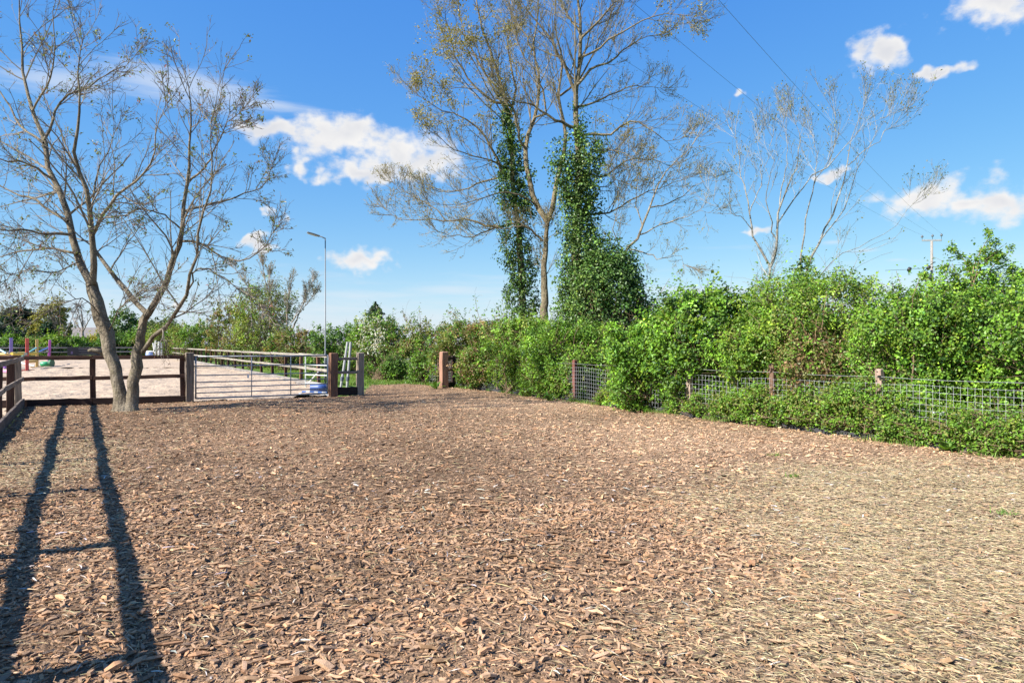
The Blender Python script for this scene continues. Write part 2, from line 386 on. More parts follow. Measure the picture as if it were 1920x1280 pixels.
mb.add(gv, [[j*k+i, j*k+i+1, (j+1)*k+i+1, (j+1)*k+i] for j in range(k-1) for i in range(k-1)], (.1, .17, .04))
ground = single('ground', mb, ground_mat(), (0, 0, 0), kind='structure')

# ------------------------------------------------------------------ arena sand, pocked by hooves
def sand_mat():
    m, nt, b = new_mat('arena_sand'); n, l = nt.nodes, nt.links
    tc = N(n, 'ShaderNodeTexCoord')
    t = N(n, 'ShaderNodeTexNoise'); t.inputs['Scale'].default_value = 2.2; t.inputs['Detail'].default_value = 8; t.inputs['Roughness'].default_value = .7; l.new(tc.outputs['Object'], t.inputs['Vector'])
    r = N(n, 'ShaderNodeValToRGB'); l.new(t.outputs[0], r.inputs[0])
    r.color_ramp.elements[0].position = .3; r.color_ramp.elements[0].color = (.345, .262, .19, 1)
    r.color_ramp.elements[1].position = .7; r.color_ramp.elements[1].color = (.48, .375, .28, 1)
    l.new(r.outputs[0], b.inputs['Base Color']); b.inputs['Roughness'].default_value = .95; b.inputs['Specular IOR Level'].default_value = .1
    t2 = N(n, 'ShaderNodeTexNoise'); t2.inputs['Scale'].default_value = 9; t2.inputs['Detail'].default_value = 4; l.new(tc.outputs['Object'], t2.inputs['Vector'])
    bp = N(n, 'ShaderNodeBump'); bp.inputs['Strength'].default_value = .7; bp.inputs['Distance'].default_value = .06; l.new(t2.outputs[0], bp.inputs['Height']); l.new(bp.outputs[0], b.inputs['Normal'])
    return m
def grid_in(poly, xs, ys, zf, colf):
    X, Y = np.meshgrid(xs, ys); x, y = X.ravel(), Y.ravel(); nx = len(xs)
    ins = inside(poly, x, y).reshape(X.shape)
    j, i = np.nonzero(ins[:-1, :-1] & ins[:-1, 1:] & ins[1:, :-1] & ins[1:, 1:])
    q = np.stack([j*nx+i, j*nx+i+1, (j+1)*nx+i+1, (j+1)*nx+i], 1)
    used = np.unique(q); mp = np.full(x.size, -1); mp[used] = np.arange(len(used))
    x, y = x[used], y[used]
    return np.stack([x, y, zf(x, y)], 1), mp[q], colf(x, y)
mb = MB()
mb.add([(p[0], p[1], -.03) for p in ARENA[:3]+[GPR+(-.1, .06), np.array((-6.5, 24.8)), on_af(70)]]+[(ARENA[6][0], ARENA[6][1], -.03), (-80, -5, -.03)], [[0, 1, 7]], (.5, .4, .3))
mb.more([[1, 2, 3], [1, 3, 4], [1, 4, 5], [1, 5, 6], [1, 6, 7]])
def sz(x, y):
    z = .15*(vnoise(x, y, .45, 11)-.5)+.10*(vnoise(x, y, .26, 12)-.5)-.06*sstep(.62, .8, vnoise(x, y, .33, 15))+.05*(vnoise(x, y, 1.6, 13)-.5)
    return z*.85+.012
v, q, c = grid_in(ARENA, np.arange(-34, -3, .15), np.arange(8, 46, .15), sz, lambda x, y: np.tile([.5, .4, .3], (len(x), 1)))
mb.add(v, q, c)
v, q, c = grid_in(ARENA, np.arange(-75, -14, .5), np.arange(45.6, 88, .5), lambda x, y: .16*(vnoise(x, y, 1.0, 14)-.5)+.02, lambda x, y: np.tile([.5, .4, .3], (len(x), 1)))
mb.add(v, q, c)
arena = single('arena_sand', mb, sand_mat(), (0, 0, 0), kind='structure', smooth=True)

# ------------------------------------------------------------------ bark-chip yard
def mulch_mat():
    m, nt, b = new_mat('bark_mulch_bed'); n, l = nt.nodes, nt.links
    at = N(n, 'ShaderNodeAttribute', attribute_name='tint'); tc = N(n, 'ShaderNodeTexCoord')
    vo = N(n, 'ShaderNodeTexVoronoi'); vo.inputs['Scale'].default_value = 26; vo.inputs['Randomness'].default_value = 1
    mp = N(n, 'ShaderNodeMapping'); mp.inputs['Scale'].default_value = (.75, 1, 1); l.new(tc.outputs['Object'], mp.inputs[0]); l.new(mp.outputs[0], vo.inputs['Vector'])
    sc = N(n, 'ShaderNodeSeparateColor'); l.new(vo.outputs['Color'], sc.inputs[0])
    mr = N(n, 'ShaderNodeMapRange'); l.new(sc.outputs[0], mr.inputs[0]); mr.inputs[3].default_value = .45; mr.inputs[4].default_value = 1.35
    mx = N(n, 'ShaderNodeVectorMath', operation='SCALE'); l.new(at.outputs['Color'], mx.inputs[0]); l.new(mr.outputs[0], mx.inputs['Scale'])
    l.new(mx.outputs[0], b.inputs['Base Color']); b.inputs['Roughness'].default_value = .95; b.inputs['Specular IOR Level'].default_value = .1
    t2 = N(n, 'ShaderNodeTexNoise'); t2.inputs['Scale'].default_value = 45; t2.inputs['Detail'].default_value = 5; l.new(tc.outputs['Object'], t2.inputs['Vector'])
    bp = N(n, 'ShaderNodeBump'); bp.inputs['Strength'].default_value = 1; bp.inputs['Distance'].default_value = .03; l.new(t2.outputs[0], bp.inputs['Height']); l.new(bp.outputs[0], b.inputs['Normal'])
    return m
def mulch_tone(x, y, sw=1.0):
    """average colour of the yard: dark brown bark, tan where straw is trodden in, pinker towards the wire fence"""
    s = straw_mask(x, y)[:, None]*sw
    p = sstep(-3.0, 3.5, x+.35*(y-12))[:, None]*sstep(6.5, 10, y)[:, None]
    a = np.array([.272, .173, .107]); bq = np.array([.395, .260, .163]); c = np.array([.325, .237, .14])
    t = a*(1-p)+bq*p
    d = vnoise(x, y, 3.1, 21)[:, None]*.45+vnoise(x, y, 1.0, 22)[:, None]*.35+vnoise(x, y, .35, 23)[:, None]*.2
    return (t*(1-s)+c*s)*(.68+.62*d)
mb = MB()
v, q, c = grid_in(MULCH, np.concatenate([np.arange(-13, 14.3, .12)]), np.arange(-5, 28.2, .12), gz, lambda x, y: mulch_tone(x, y)*.8)
mb.add(v, q, c)
mulch_bed = single('bark_yard_ground', mb, mulch_mat(), (0, 0, 0), kind='structure', smooth=True)

def scatter(n, dmin, dmax, power, poly):
    """points on the yard, thinning with distance from the entrance side"""
    u = rng.uniform(0, 1, n)
    y = (dmin**power+u*(dmax**power-dmin**power))**(1/power)
    x = y*rng.uniform(-.84, 1.04, n)+rng.normal(0, .4, n)
    k = inside(poly, x, y)
    return x[k], y[k]
def chip_cols(x, y, s=None):
    n = len(x); base = mulch_tone(x, y, .3)
    v = rng.lognormal(0, .22, (n, 1)); hue = rng.choice(4, n, p=[.55, .2, .15, .1])
    f = np.array([[1, 1, 1], [1.12, .98, .88], [.85, .85, .88], [1.22, 1.16, 1.04]])[hue]
    return np.clip(base*1.28*v*f, .01, .75)
def chips(mb, x, y, lo, hi, thick=True, tilt=.32, flat=.5):
    n = len(x); L = np.exp(rng.uniform(math.log(lo), math.log(hi), n)); wd = L*rng.uniform(.16, .5, n); th = np.minimum(wd*rng.uniform(.18, .5, n), .016)
    a = rng.uniform(0, 2*math.pi, n); d = np.stack([np.cos(a), np.sin(a), rng.normal(0, tilt, n)], 1); d = nrm(d)
    up = nrm(np.stack([rng.normal(0, tilt, n), rng.normal(0, tilt, n), np.ones(n)], 1)); s = nrm(np.cross(up, d)); u = np.cross(d, s)
    c = np.stack([x, y, gz(x, y)+th*.4+rng.uniform(0, .014, n)*np.minimum(L/.06, 1.3)], 1)
    def P(i, j, k):
        return c+d*(L*.5*i*rng.uniform(.7, 1.1, n))[:, None]+s*(wd*.5*j*rng.uniform(.45, 1.15, n))[:, None]+u*(th*k)[:, None]
    cols = chip_cols(x, y)
    if thick:
        bow = u*(L*rng.uniform(-.05, .12, n))[:, None]
        top = [P(-1, -.8, .5), P(0, -1, .6)+bow, P(1, -.6, .5), P(1, .6, .5), P(0, 1, .6)+bow, P(-1, .8, .5)]
        bot = [p-u*(th*1.1)[:, None] for p in top]
        v = np.stack(top+bot, 1).reshape(-1, 3)
        i = np.arange(n)[:, None]*12
        q = np.concatenate([i+np.array([[0, 1, 4, 5]]), i+np.array([[1, 2, 3, 4]])]+[i+np.array([[a0, a0+6, (a0+1) % 6+6, (a0+1) % 6]]) for a0 in range(6)], 0)
        cc = np.repeat(cols, 12, 0)
        mb.add(v, q, cc)
    else:
        v = np.stack([P(-1, -.8, 0), P(.9, -.8, .2), P(1, .7, 0), P(-.9, .9, .3)], 1).reshape(-1, 3)
        mb.add(v, np.arange(n*4).reshape(-1, 4), np.repeat(cols, 4, 0))
mb = MB()
x, y = scatter(44000, 2.4, 7.0, 2.0, MULCH); k = rng.uniform(0, 1, len(x)) > straw_mask(x, y)*.97
chips(mb, x[k], y[k], .015, .062, True, .24)
x, y = scatter(2600, 2.4, 17.0, 1.3, MULCH); k = rng.uniform(0, 1, len(x)) > straw_mask(x, y)*1.14
chips(mb, x[k], y[k], .06, .105, True, .2)
x, y = scatter(200000, 2.4, 15.0, 1.05, MULCH); k = rng.uniform(0, 1, len(x)) > straw_mask(x, y)*.4
chips(mb, x[k], y[k], .006, .028, False, .4)
x, y = scatter(175000, 5.2, 28.0, 1.0, MULCH); k = rng.uniform(0, 1, len(x)) > straw_mask(x, y)*.8
chips(mb, x[k], y[k], .024, .078, False, .30)
x, y = scatter(5200, 2.4, 17.0, 1.0, MULCH); nn = len(x)           # torn strips of bark
L = rng.uniform(.04, .12, nn); wd_ = L*rng.uniform(.06, .15, nn); an_ = rng.uniform(0, 6.283, nn); cc = chip_cols(x, y)*rng.choice([.55, .9, 1.1], nn)[:, None]
pp_ = np.stack([np.stack([x+np.cos(an_)*L*f+rng.normal(0, .006, nn), y+np.sin(an_)*L*f+rng.normal(0, .006, nn), gz(x, y)+.012+rng.uniform(0, .012, nn)], 1) for f in (-.5, -.15, .2, .5)], 1)
tubes(mb, pp_, wd_[:, None]*np.array([[.5, 1, .9, .3]]), 4, cc)
bark_chips = single('bark_chips', mb, MT['chip'], (0, 0, 0), kind='stuff', label='loose brown bark chips covering the yard', cat='bark chips')

def straws(mb, x, y, lo, hi, wdt, ang, spread, pal):
    n = len(x); L = rng.uniform(lo, hi, n); a = ang+rng.normal(0, spread, n)
    d = nrm(np.stack([np.cos(a), np.sin(a), rng.normal(0, .13, n)], 1)); s = np.stack([-np.sin(a), np.cos(a), rng.normal(0, .2, n)], 1)
    c = np.stack([x, y, gz(x, y)+.012+rng.uniform(0, .016, n)], 1); w = (rng.uniform(.6, 1.3, n)*wdt*np.maximum(y, 4)/5)[:, None]
    bow = np.stack([rng.normal(0, .05, n), rng.normal(0, .05, n), rng.uniform(0, .06, n)], 1)*L[:, None]
    v = np.stack([c-d*L[:, None]/2-s*w, c-d*L[:, None]/2+s*w, c+bow+s*w+np.array([0, 0, .003]), c+bow-s*w, c+d*L[:, None]/2+s*w*.6, c+d*L[:, None]/2-s*w*.6], 1).reshape(-1, 3)
    i = np.arange(n)[:, None]*6
    q = np.concatenate([i+np.array([[0, 3, 2, 1]]), i+np.array([[3, 5, 4, 2]])], 0)
    mb.add(v, q, np.repeat(tints(n, pal, None, .22), 6, 0))
mb = MB()
pal = [(.365, .275, .16), (.32, .235, .137), (.43, .345, .215), (.28, .20, .117), (.31, .245, .128)]
x, y = scatter(260000, 2.4, 11.5, 1.5, MULCH); k = rng.uniform(0, 1, len(x)) < straw_mask(x, y)*.9
straws(mb, x[k], y[k], .02, .08, .0016, -.35, .85, pal)
x, y = scatter(16000, 2.4, 20.0, 1.3, MULCH)
straws(mb, x, y, .03, .13, .0018, -.2, 1.2, pal)
x, y = scatter(700, 2.4, 9.0, 1.6, MULCH)
straws(mb, x, y, .03, .10, .0045, 0, 2, [(.50, .46, .40), (.42, .38, .33)])
loose_straw = single('loose_straw', mb, MT['straw'], (0, 0, 0), kind='stuff', label='pale straw trodden into the bark yard', cat='straw')

# grass blades: path edge by the opening and the strip beyond the arena fence
def blades(mb, x, y, z, lo, hi, wdt, pal, lean=.35):
    n = len(x); L = rng.uniform(lo, hi, n); a = rng.uniform(0, 2*math.pi, n)
    d = nrm(np.stack([np.cos(a)*lean*rng.uniform(.3, 2, n), np.sin(a)*lean*rng.uniform(.3, 2, n), np.ones(n)], 1)); s = np.stack([-np.sin(a), np.cos(a), np.zeros(n)], 1)
    b = np.stack([x, y, np.full(n, z) if np.isscalar(z) else z], 1); w = (wdt*rng.uniform(.6, 1.4, n))[:, None]; Lc = L[:, None]
    bend = np.stack([np.cos(a), np.sin(a), -np.ones(n)*.5], 1)*Lc*.25
    v = np.stack([b-s*w, b+s*w, b+d*Lc*.6-s*w*.7, b+d*Lc*.6+s*w*.7, b+d*Lc+bend], 1).reshape(-1, 3)
    i = np.arange(n)[:, None]*5
    f = np.concatenate([i+np.array([[0, 1, 3]]), i+np.array([[0, 3, 2]]), i+np.array([[2, 3, 4]])], 0)
    mb.add(v, f, np.repeat(tints(n, pal, None, .2), 5, 0))
GPAL = [(.13, .25, .03), (.10, .20, .03), (.18, .29, .05), (.22, .25, .08)]
mb = MB()
GB = [(-7.3, 28), (-5.9, 27.4), (-4.3, 28.2), (-3.1, 27.0), (-2.5, 26.2), (-2.3, 28), (-5, 33), (-16, 52), (-19, 50)]
x = rng.uniform(-19, -2, 160000); y = rng.uniform(26, 52, 160000); k = inside(GB, x, y) & (rng.uniform(0, 1, len(x)) < np.clip((30/y)**2, 0, 1)); x, y = x[k], y[k]
blades(mb, x, y, -.06, .08, .24, .009, GPAL)
EDGE = rng.uniform(0, 22, 9000); pe = on_sf(-8)[None]+SFD[None]*EDGE[:, None]+np.array([[-.872, -.49]])*rng.exponential(.11, (9000, 1))
k = vnoise(pe[:, 0], pe[:, 1], .5, 31) > .5
blades(mb, pe[k, 0], pe[k, 1], 0.0, .05, .16, .005, GPAL)
grass = single('grass', mb, MT['grass'], (0, 0, 0), kind='stuff', label='green grass beside the arena and along the yard edge', cat='grass')
# ------------------------------------------------------------------ fences
def p3(p, z): return np.array([p[0], p[1], z], float)
DARK, GREY, PALE, RED = (.075, .040, .030), (.235, .185, .145), (.255, .23, .195), (.19, .10, .065)
def jc(c, v=.12): return np.clip(np.asarray(c)*rng.lognormal(0, v), .01, .9)
def post(parent, p, z1, w, c, z0=-.1, d2=None, name='post', lean=.01, top=.02, label=None, face=None):
    m = MB(); f = np.array([.885, .465, 0]) if face is None else np.asarray(face, float)
    beam(m, p3(p, z0), p3(p, z1)+np.array([rng.normal(0, lean), rng.normal(0, lean), 0]), w, d2 or w, up=f, rings=5, colr=jc(c), top=top)
    return part(name, m, MT['post'], parent, label=label)
def rail(parent, a, b, za, zb, w, h, c, name='rail', off=(0, 0)):
    m = MB(); o = np.array([off[0], off[1], 0])
    beam(m, p3(a, za)+o, p3(b, zb)+o, w, h, rings=7, jit=.005, colr=jc(c))
    return part(name, m, MT['wood'], parent)

# front fence between the yard and the arena, left of the gate
ff = nrm(GPL-CORNER); fn = np.array([ff[1], -ff[0]])       # fn points to the viewer
F = thing('arena_rail_fence', 'dark brown post and rail fence behind the forked tree, left of the gate', 'fence', p3(CORNER, 0))
for p in (W(174, 0, 18.35)[:2], GPL-ff*.16, CORNER-ff*2.2, CORNER-ff*4.6): post(F, p+fn*-.04, 1.23, .13, DARK)
start = CORNER-ff*6.0
for a, b in ((start, CORNER+ff*.02), (CORNER+ff*.03, W(174, 0, 18.35)[:2]), (W(174, 0, 18.35)[:2]+ff*.01, GPL-ff*.12)):
    rail(F, a, b, 1.245, 1.245, .05, .1, DARK, off=fn*.055)
    rail(F, a, b, .70, .72, .045, .1, DARK, off=fn*.055)
    rail(F, a, b, .07, .07, .06, .22, (.05, .03, .025), name='kick_board', off=fn*.06)

# left fence: weathered rails, runs past the viewer's left
LF = thing('weathered_rail_fence', 'weathered grey post and rail fence cut off by the left picture edge', 'fence', p3(CORNER, 0))
def on_lf(Y):
    t = (CORNER[1]-Y)/.85; return CORNER+FD*t
ys = [17.6, 15.6, 13.05, 11.0, 8.95, 6.9, 4.85, 2.8, .75, -1.3]
for i, Y in enumerate(ys):
    c = GREY if i == 0 else DARK
    post(LF, on_lf(Y)-LFN*.06, 1.24, .145, c, face=(.53, -.85, 0))
for a, b in zip(ys[:-1], ys[1:]):
    pa, pb = on_lf(a)-FD*.01, on_lf(b)-FD*.02
    rail(LF, pa, pb, 1.23, 1.23, .045, .10, GREY, off=LFN*.035)
    rail(LF, pa, pb, .72, .72, .045, .10, GREY, off=LFN*.035)
    rail(LF, pa, pb, .10, .10, .06, .24, (.12, .095, .08), name='kick_board', off=LFN*.04)

# gate and its posts
gate_post_near = thing('gate_post', 'weathered square gate post at the left end of the metal gate', 'post', p3(GPL, 0))
post(gate_post_near, GPL, 1.37, .2, GREY, name='shaft', face=(.85, .53, 0))
gate_post_far = thing('gate_post', 'red brown square gate post at the right end of the metal gate', 'post', p3(GPR, 0))
post(gate_post_far, GPR, 1.33, .23, RED, name='shaft', face=(.85, .53, 0))
for z in (.35, 1.05):
    m = MB(); tube(m, [p3(GPR, z)+np.array([-.17, -.1, -.05]), p3(GPR, z)+np.array([-.17, -.1, .06])], .018, 6, (.35, .36, .37)); part('hinge', m, MT['galv'], gate_post_far)
G = thing('field_gate', 'galvanised seven bar metal gate between the two gate posts', 'gate', p3((GPL+GPR)/2, 0))
gd = nrm(GPR-GPL); ga, gb = GPL+gd*.16, GPR-gd*.17
gc = (.33, .345, .36)
for z, r in ((1.25, .024), (.985, .016), (.725, .016), (.535, .016), (.385, .016), (.235, .016), (.085, .022)):
    m = MB(); tube(m, [p3(ga, z), p3((ga+gb)/2, z-.004), p3(gb, z)], r, 8, jc(gc, .06)); part('bar', m, MT['galv'], G, True)
for t, r in ((0, .024), (1, .028), (.40, .014), (.70, .014)):
    m = MB(); p = ga+(gb-ga)*t; tube(m, [p3(p, .07), p3(p, 1.265)], r, 8, jc(gc, .06)); part('upright', m, MT['galv'], G, True)
m = MB(); box(m, p3(ga, .98)+np.array([-.1, -.06, -.02]), p3(ga, .98)+np.array([.06, .0, .02]), (.3, .3, .3)); part('latch', m, MT['galv'], G)
m = MB(); p = ga+(gb-ga)*.37+np.array([0, -.03]); box(m, p3(p, .62), p3(p, .72)+np.array([.05, .01, 0]), (.8, .8, .8)); part('white_tag', m, MT['paint'], G)

# short railed section right of the gate
S = thing('end_fence_section', 'short two railed fence section with a grey end post right of the gate', 'fence', p3(GPE, 0))
post(S, GPE, 1.34, .2, GREY, face=(.85, .53, 0))
sd = nrm(GPE-GPR)
for z in (1.14, .72): rail(S, GPR+sd*.12, GPE-sd*.1, z, z, .05, .085, GREY)
rail(S, GPR+sd*.12, GPE-sd*.1, .13, .13, .06, .26, (.035, .025, .022), name='kick_board')

# arena fence running away into the distance
A = thing('long_arena_fence', 'long pale railed fence running away along the right side of the arena', 'fence', p3(on_af(-1.4), 0))
an = np.array([-.86, -.51])
ts = [-1.4]+[i*2.7 for i in range(0, 27)]
for t in ts: post(A, on_af(t), 1.2, .12, RED if t < 4 else DARK, lean=.02, face=(.86, .51, 0), top=.01)
for a, b in zip(ts[:-1], ts[1:]):
    for z in (1.17, .66):
        rail(A, on_af(a)+AFD*.005, on_af(b)-AFD*.005, z+rng.normal(0, .006), z+rng.normal(0, .006), .045, .10, PALE, off=an*.085)
    rail(A, on_af(a), on_af(b), .07, .07, .05, .22, (.22, .2, .19), name='kick_board', off=an*.087)

# far end fence of the arena
E = thing('far_arena_fence', 'dark railed fence across the far end of the sand arena', 'fence', p3(on_af(70), 0))
ed = np.array([-.86, -.51])
for i in range(20):
    post(E, on_af(70.5)+ed*(i*3.0), 1.25, .13, DARK)
for i in range(19):
    a, b = on_af(70.5)+ed*(i*3.0+.01), on_af(70.5)+ed*(i*3+2.99)
    for z in (1.17, .68): rail(E, a, b, z, z, .05, .12, (.30, .27, .26), off=(.05, -.085))
    rail(E, a, b, .1, .1, .05, .24, DARK, name='kick_board', off=(.05, -.087))
# banner tied to the far fence (its print is too small to read)
bp = W(160, 0, 79.5)[:2]
bp = on_af(70.5)+ed*((bp-on_af(70.5))@ed)+np.array([.11, -.19])
BN = thing('banner', 'black banner tied to the far arena fence, left of the forked trunk', 'banner', p3(bp, 0))
def panel(mb, c, dd, nn, w0, w1, z0, z1, th, colr, rip=0):
    k = 13; V = []
    for s in (0, 1):
        for j in (z0, z1):
            for i in range(k):
                f = w0+(w1-w0)*i/(k-1)
                V.append(p3(c+dd*f+nn*(s*th+rip*math.sin(f*4.1)), j))
    Q = []
    for i in range(k-1):
        Q += [[k+i, k+i+1, i+1, i], [2*k+i, 2*k+i+1, 3*k+i+1, 3*k+i], [k+i+1, k+i, 3*k+i, 3*k+i+1], [i, i+1, 2*k+i+1, 2*k+i]]
    Q += [[0, 2*k, 3*k, k], [k-1, 2*k-1, 4*k-1, 3*k-1]]
    mb.add(V, Q, colr)
en = np.array([.51, -.86])
m = MB(); panel(m, bp, -ed, en, -1.85, 1.85, .28, 1.22, .02, (.018, .017, .024), .01); part('sheet', m, MT['plast'], BN)
for a, b, z0, z1, c in ((-.75, -.2, 1.02, 1.09, (.16, .16, .17)), (-.18, .25, 1.01, 1.09, (.20, .14, .13)), (.28, .42, .99, 1.10, (.5, .42, .38)), (-.7, .95, .74, .80, (.12, .12, .14)), (-.5, .85, .55, .60, (.07, .07, .09)), (-1.5, -1.3, .45, .75, (.12, .08, .18)), (-.72, 1.1, .37, .395, (.3, .3, .2))):
    m = MB(); panel(m, bp+en*.024, -ed, en, a, b, z0, z1, .002, c, .01); part('print', m, MT['plast'], BN)

# ------------------------------------------------------------------ wire stock fence along the hedge
SFn = np.array([-.872, -.49])         # faces the yard
K = thing('stock_fence', 'square wire mesh fence with wooden posts along the right hedge', 'fence', p3(SF0, 0))
pts = [-8.6, -6.8, -4.55, -2.45, 0, 2.25, 4.5, 6.8, 9.0, 11.15, 13.4, 15.7]
pc = [RED, (.2, .13, .1), (.2, .13, .1), (.4, .3, .25), (.17, .07, .055), (.15, .10, .09), (.3, .23, .18), (.16, .10, .07), (.34, .24, .19), (.22, .13, .09), RED, RED]
for t, c in zip(pts, pc):
    post(K, on_sf(t)-SFn*.055, 1.15+rng.uniform(0, .08), .11, c, lean=.035, face=(.49, -.87, 0))
def wire_mesh(parent, A0, B0, off, zb=.03, zt=.95, cell=.1, r=.0023):
    L = np.linalg.norm(B0-A0); n = int(L/cell); d = (B0-A0)/L
    m = MB(); g = (.40, .41, .43)
    sag = lambda s: .012*math.sin(3*s)+.02*math.sin(1.1*s+A0[0])
    ps = np.linspace(0, L, 9)
    hz = np.arange(zb, zt+.001, cell)
    Pp = np.array([[p3(A0+d*s+off*(1+sag(s)), z+sag(s)) for s in ps] for z in hz]); tubes(m, Pp, np.full(Pp.shape[:2], r), 4, g)
    vs_ = [(i+.5)*L/n for i in range(n)]
    Pv = np.array([[p3(A0+d*s+off*(1+sag(s)), z+sag(s)) for z in (zb, (zb+zt)/2, zt)] for s in vs_]); tubes(m, Pv, np.full(Pv.shape[:2], r), 4, g)
    part('wire_mesh', m, MT['galv'], parent)
for a, b in zip(pts[:-1], pts[1:]):
    wire_mesh(K, on_sf(a), on_sf(b), SFn*.012)
    m = MB(); tubes(m, np.array([[p3(on_sf(a+(b-a)*s)+SFn*.012, 1.06-.02*math.sin(s*math.pi)) for s in np.linspace(0, 1, 5)]]), np.full((1, 5), .0028), 4, (.4, .41, .42)); part('top_wire', m, MT['galv'], K)
    rail(K, on_sf(a), on_sf(b), .02, .02, .03, .13, (.055, .055, .06), name='gravel_board', off=SFn*.035)
for t in (9.0, 11.15):       # insulators on the nearer posts
    m = MB(); p = p3(on_sf(t)+SFn*.012, 1.06); tube(m, [p-np.append(SFn, 0)*.02, p+np.append(SFn, 0)*.03], .022, 8, (.02, .02, .02)); part('insulator', m, MT['plast'], K)
# gate post at the opening and the dark stub behind it
GP2 = W(832, 0, 25.2)[:2]
o = thing('opening_post', 'tall red brown square post standing alone at the opening before the hedge', 'post', p3(GP2, 0))
post(o, GP2, 1.33, .25, (.27, .15, .105), name='shaft', face=(.85, .53, 0), top=.03)
p = W(850, 0, 26.0)[:2]
o = thing('dark_post', 'dark brown post with short rails right behind the lone opening post', 'post', p3(p, 0))
post(o, p, 1.16, .15, (.03, .02, .018), name='shaft')
rail(o, p, GP2+np.array([.1, .1]), 1.08, 1.08, .05, .09, DARK); rail(o, p, GP2+np.array([.1, .1]), .66, .66, .05, .09, DARK); rail(o, p, GP2+np.array([.1, .1]), .1, .1, .05, .2, (.03, .02, .02))
# grey plastic pipe lying along the wire
pp = [p3(on_sf(t)-SFn*.20, z) for t, z in ((8.9, .53), (9.6, .51), (10.3, .49), (10.8, .465))]
m = MB(); tube(m, pp, .04, 10, (.50, .50, .55)); single('drain_pipe', m, MT['plast'], pp[0], 'grey plastic pipe lying level behind the wire mesh on the right', 'pipe', smooth=True)
# wire fence behind the grass bank beyond the opening
B2 = thing('far_stock_fence', 'wire mesh fence behind the grass bank left of the lone opening post', 'fence', (-3.0, 29, 0))
fp = [np.array((-2.9, 27.6)), np.array((-4.2, 29.9)), np.array((-5.5, 32.2)), np.array((-6.8, 34.5))]
for p in fp: post(B2, p, 1.1, .1, (.2, .13, .1))
for a, b in zip(fp[:-1], fp[1:]): wire_mesh(B2, a, b, np.array([-.1, -.05]), r=.004, cell=.15)

# ------------------------------------------------------------------ flood light poles along the arena fence
def light_pole(t, top, label):
    p = on_af(t)+np.array([.45, .25]); o = thing('floodlight_pole', label, 'light pole', p3(p, 0), 'floodlight poles along the arena fence')
    m = MB(); tube(m, [p3(p, -.1), p3(p, 1.2), p3(p, 1.25), p3(p, top)], [.044, .044, .026, .02], 10, (.17, .185, .20)); part('pole', m, MT['galv'], o, True)
    m = MB(); tube(m, [p3(p, top-.03), p3(p+np.array([-.12, -.06]), top+.03), p3(p+np.array([-.24, -.1]), top+.06)], .022, 6, (.3, .32, .34)); part('bracket', m, MT['galv'], o, True)
    m = MB(); a = p3(p+np.array([-.2, -.1]), top+.05); b = p3(p+np.array([-.62, -.3]), top+.17); beam(m, a, b, .2, .045, colr=(.16, .18, .20), rings=3, ch=.015)
    L = part('lamp_head', m, MT['paint'], o)
    m = MB(); beam(m, a+(b-a)*.2+np.array([0, 0, -.035]), b+np.array([0, 0, -.035])-(b-a)*.05, .2, .012, colr=(.5, .52, .52), rings=3, ch=.003); part('lens', m, MT['plast'], L)
light_pole(1.0, 5.75, 'tall thin floodlight pole nearest the gate, with tilted lamp head')
light_pole(29.5, 5.6, 'thin floodlight pole halfway along the arena fence, right of the forked tree')
light_pole(66.0, 5.6, 'smallest floodlight pole at the far end of the arena fence')

# ------------------------------------------------------------------ overhead line on the right
UP = W(1747, 0, 50.0); UP[2] = 0
U = thing('utility_pole', 'wooden utility pole with a cross arm rising behind the right hedge', 'utility pole', UP)
top = W(1745, 452, 50)[2]
m = MB(); tube(m, [UP+np.array([0, 0, -.2]), UP+np.array([0, 0, 4]), UP+np.array([0, 0, top])], [.12, .105, .085], 10, (.27, .25, .23)); part('shaft', m, MT['post'], U, True)
wd = nrm(np.array([-.61, -.79, 0])); cd = np.array([.79, -.61, 0])
pt = UP+np.array([0, 0, top])
m = MB(); beam(m, pt-cd*.62+np.array([0, 0, .1]), pt+cd*.62+np.array([0, 0, -.0]), .12, .13, colr=(.2, .23, .26), rings=3); part('cross_arm', m, MT['wood'], U)
heads = []
for s in (-.6, .05, .6):
    b = pt+cd*s+np.array([0, 0, .1])
    m = MB(); tube(m, [b, b+np.array([0, 0, .2]), b+np.array([0, 0, .21]), b+np.array([0, 0, .27]), b+np.array([0, 0, .33]), b+np.array([0, 0, .38])], [.015, .015, .07, .09, .06, .03], 8, (.12, .13, .15)); part('insulator', m, MT['plast'], U, True); heads.append(b+np.array([0, 0, .38]))
for i, (h, sdn) in enumerate(zip(heads, (-1.6, 0, 1.6))):
    end = h+wd*84+cd*sdn*1.0; L = np.linspace(0, 1, 40)[:, None]
    P = h+(end-h)*L; P[:, 2] -= 4*1.1*(L*(1-L))[:, 0]
    m = MB(); tubes(m, P[None], np.full((1, 40), .0045), 4, (.06, .06, .07))
    single('power_line', m, MT['plast'], h, ['overhead wire highest of three crossing the right sky', 'overhead wire in the middle of three crossing the right sky', 'overhead wire lowest of three crossing the right sky'][(2, 1, 0)[i]], 'power line', 'overhead wires')
mk = [W(1660, 507, 50), W(1705, 505, 49.8), W(1741, 502, 49.7), W(1776, 498, 49.7), W(1830, 494, 49.8)]
m = MB(); tubes(m, np.array(mk)[None], np.full((1, 5), .012), 4, (.05, .05, .05)); part('lower_wire', m, MT['plast'], U)
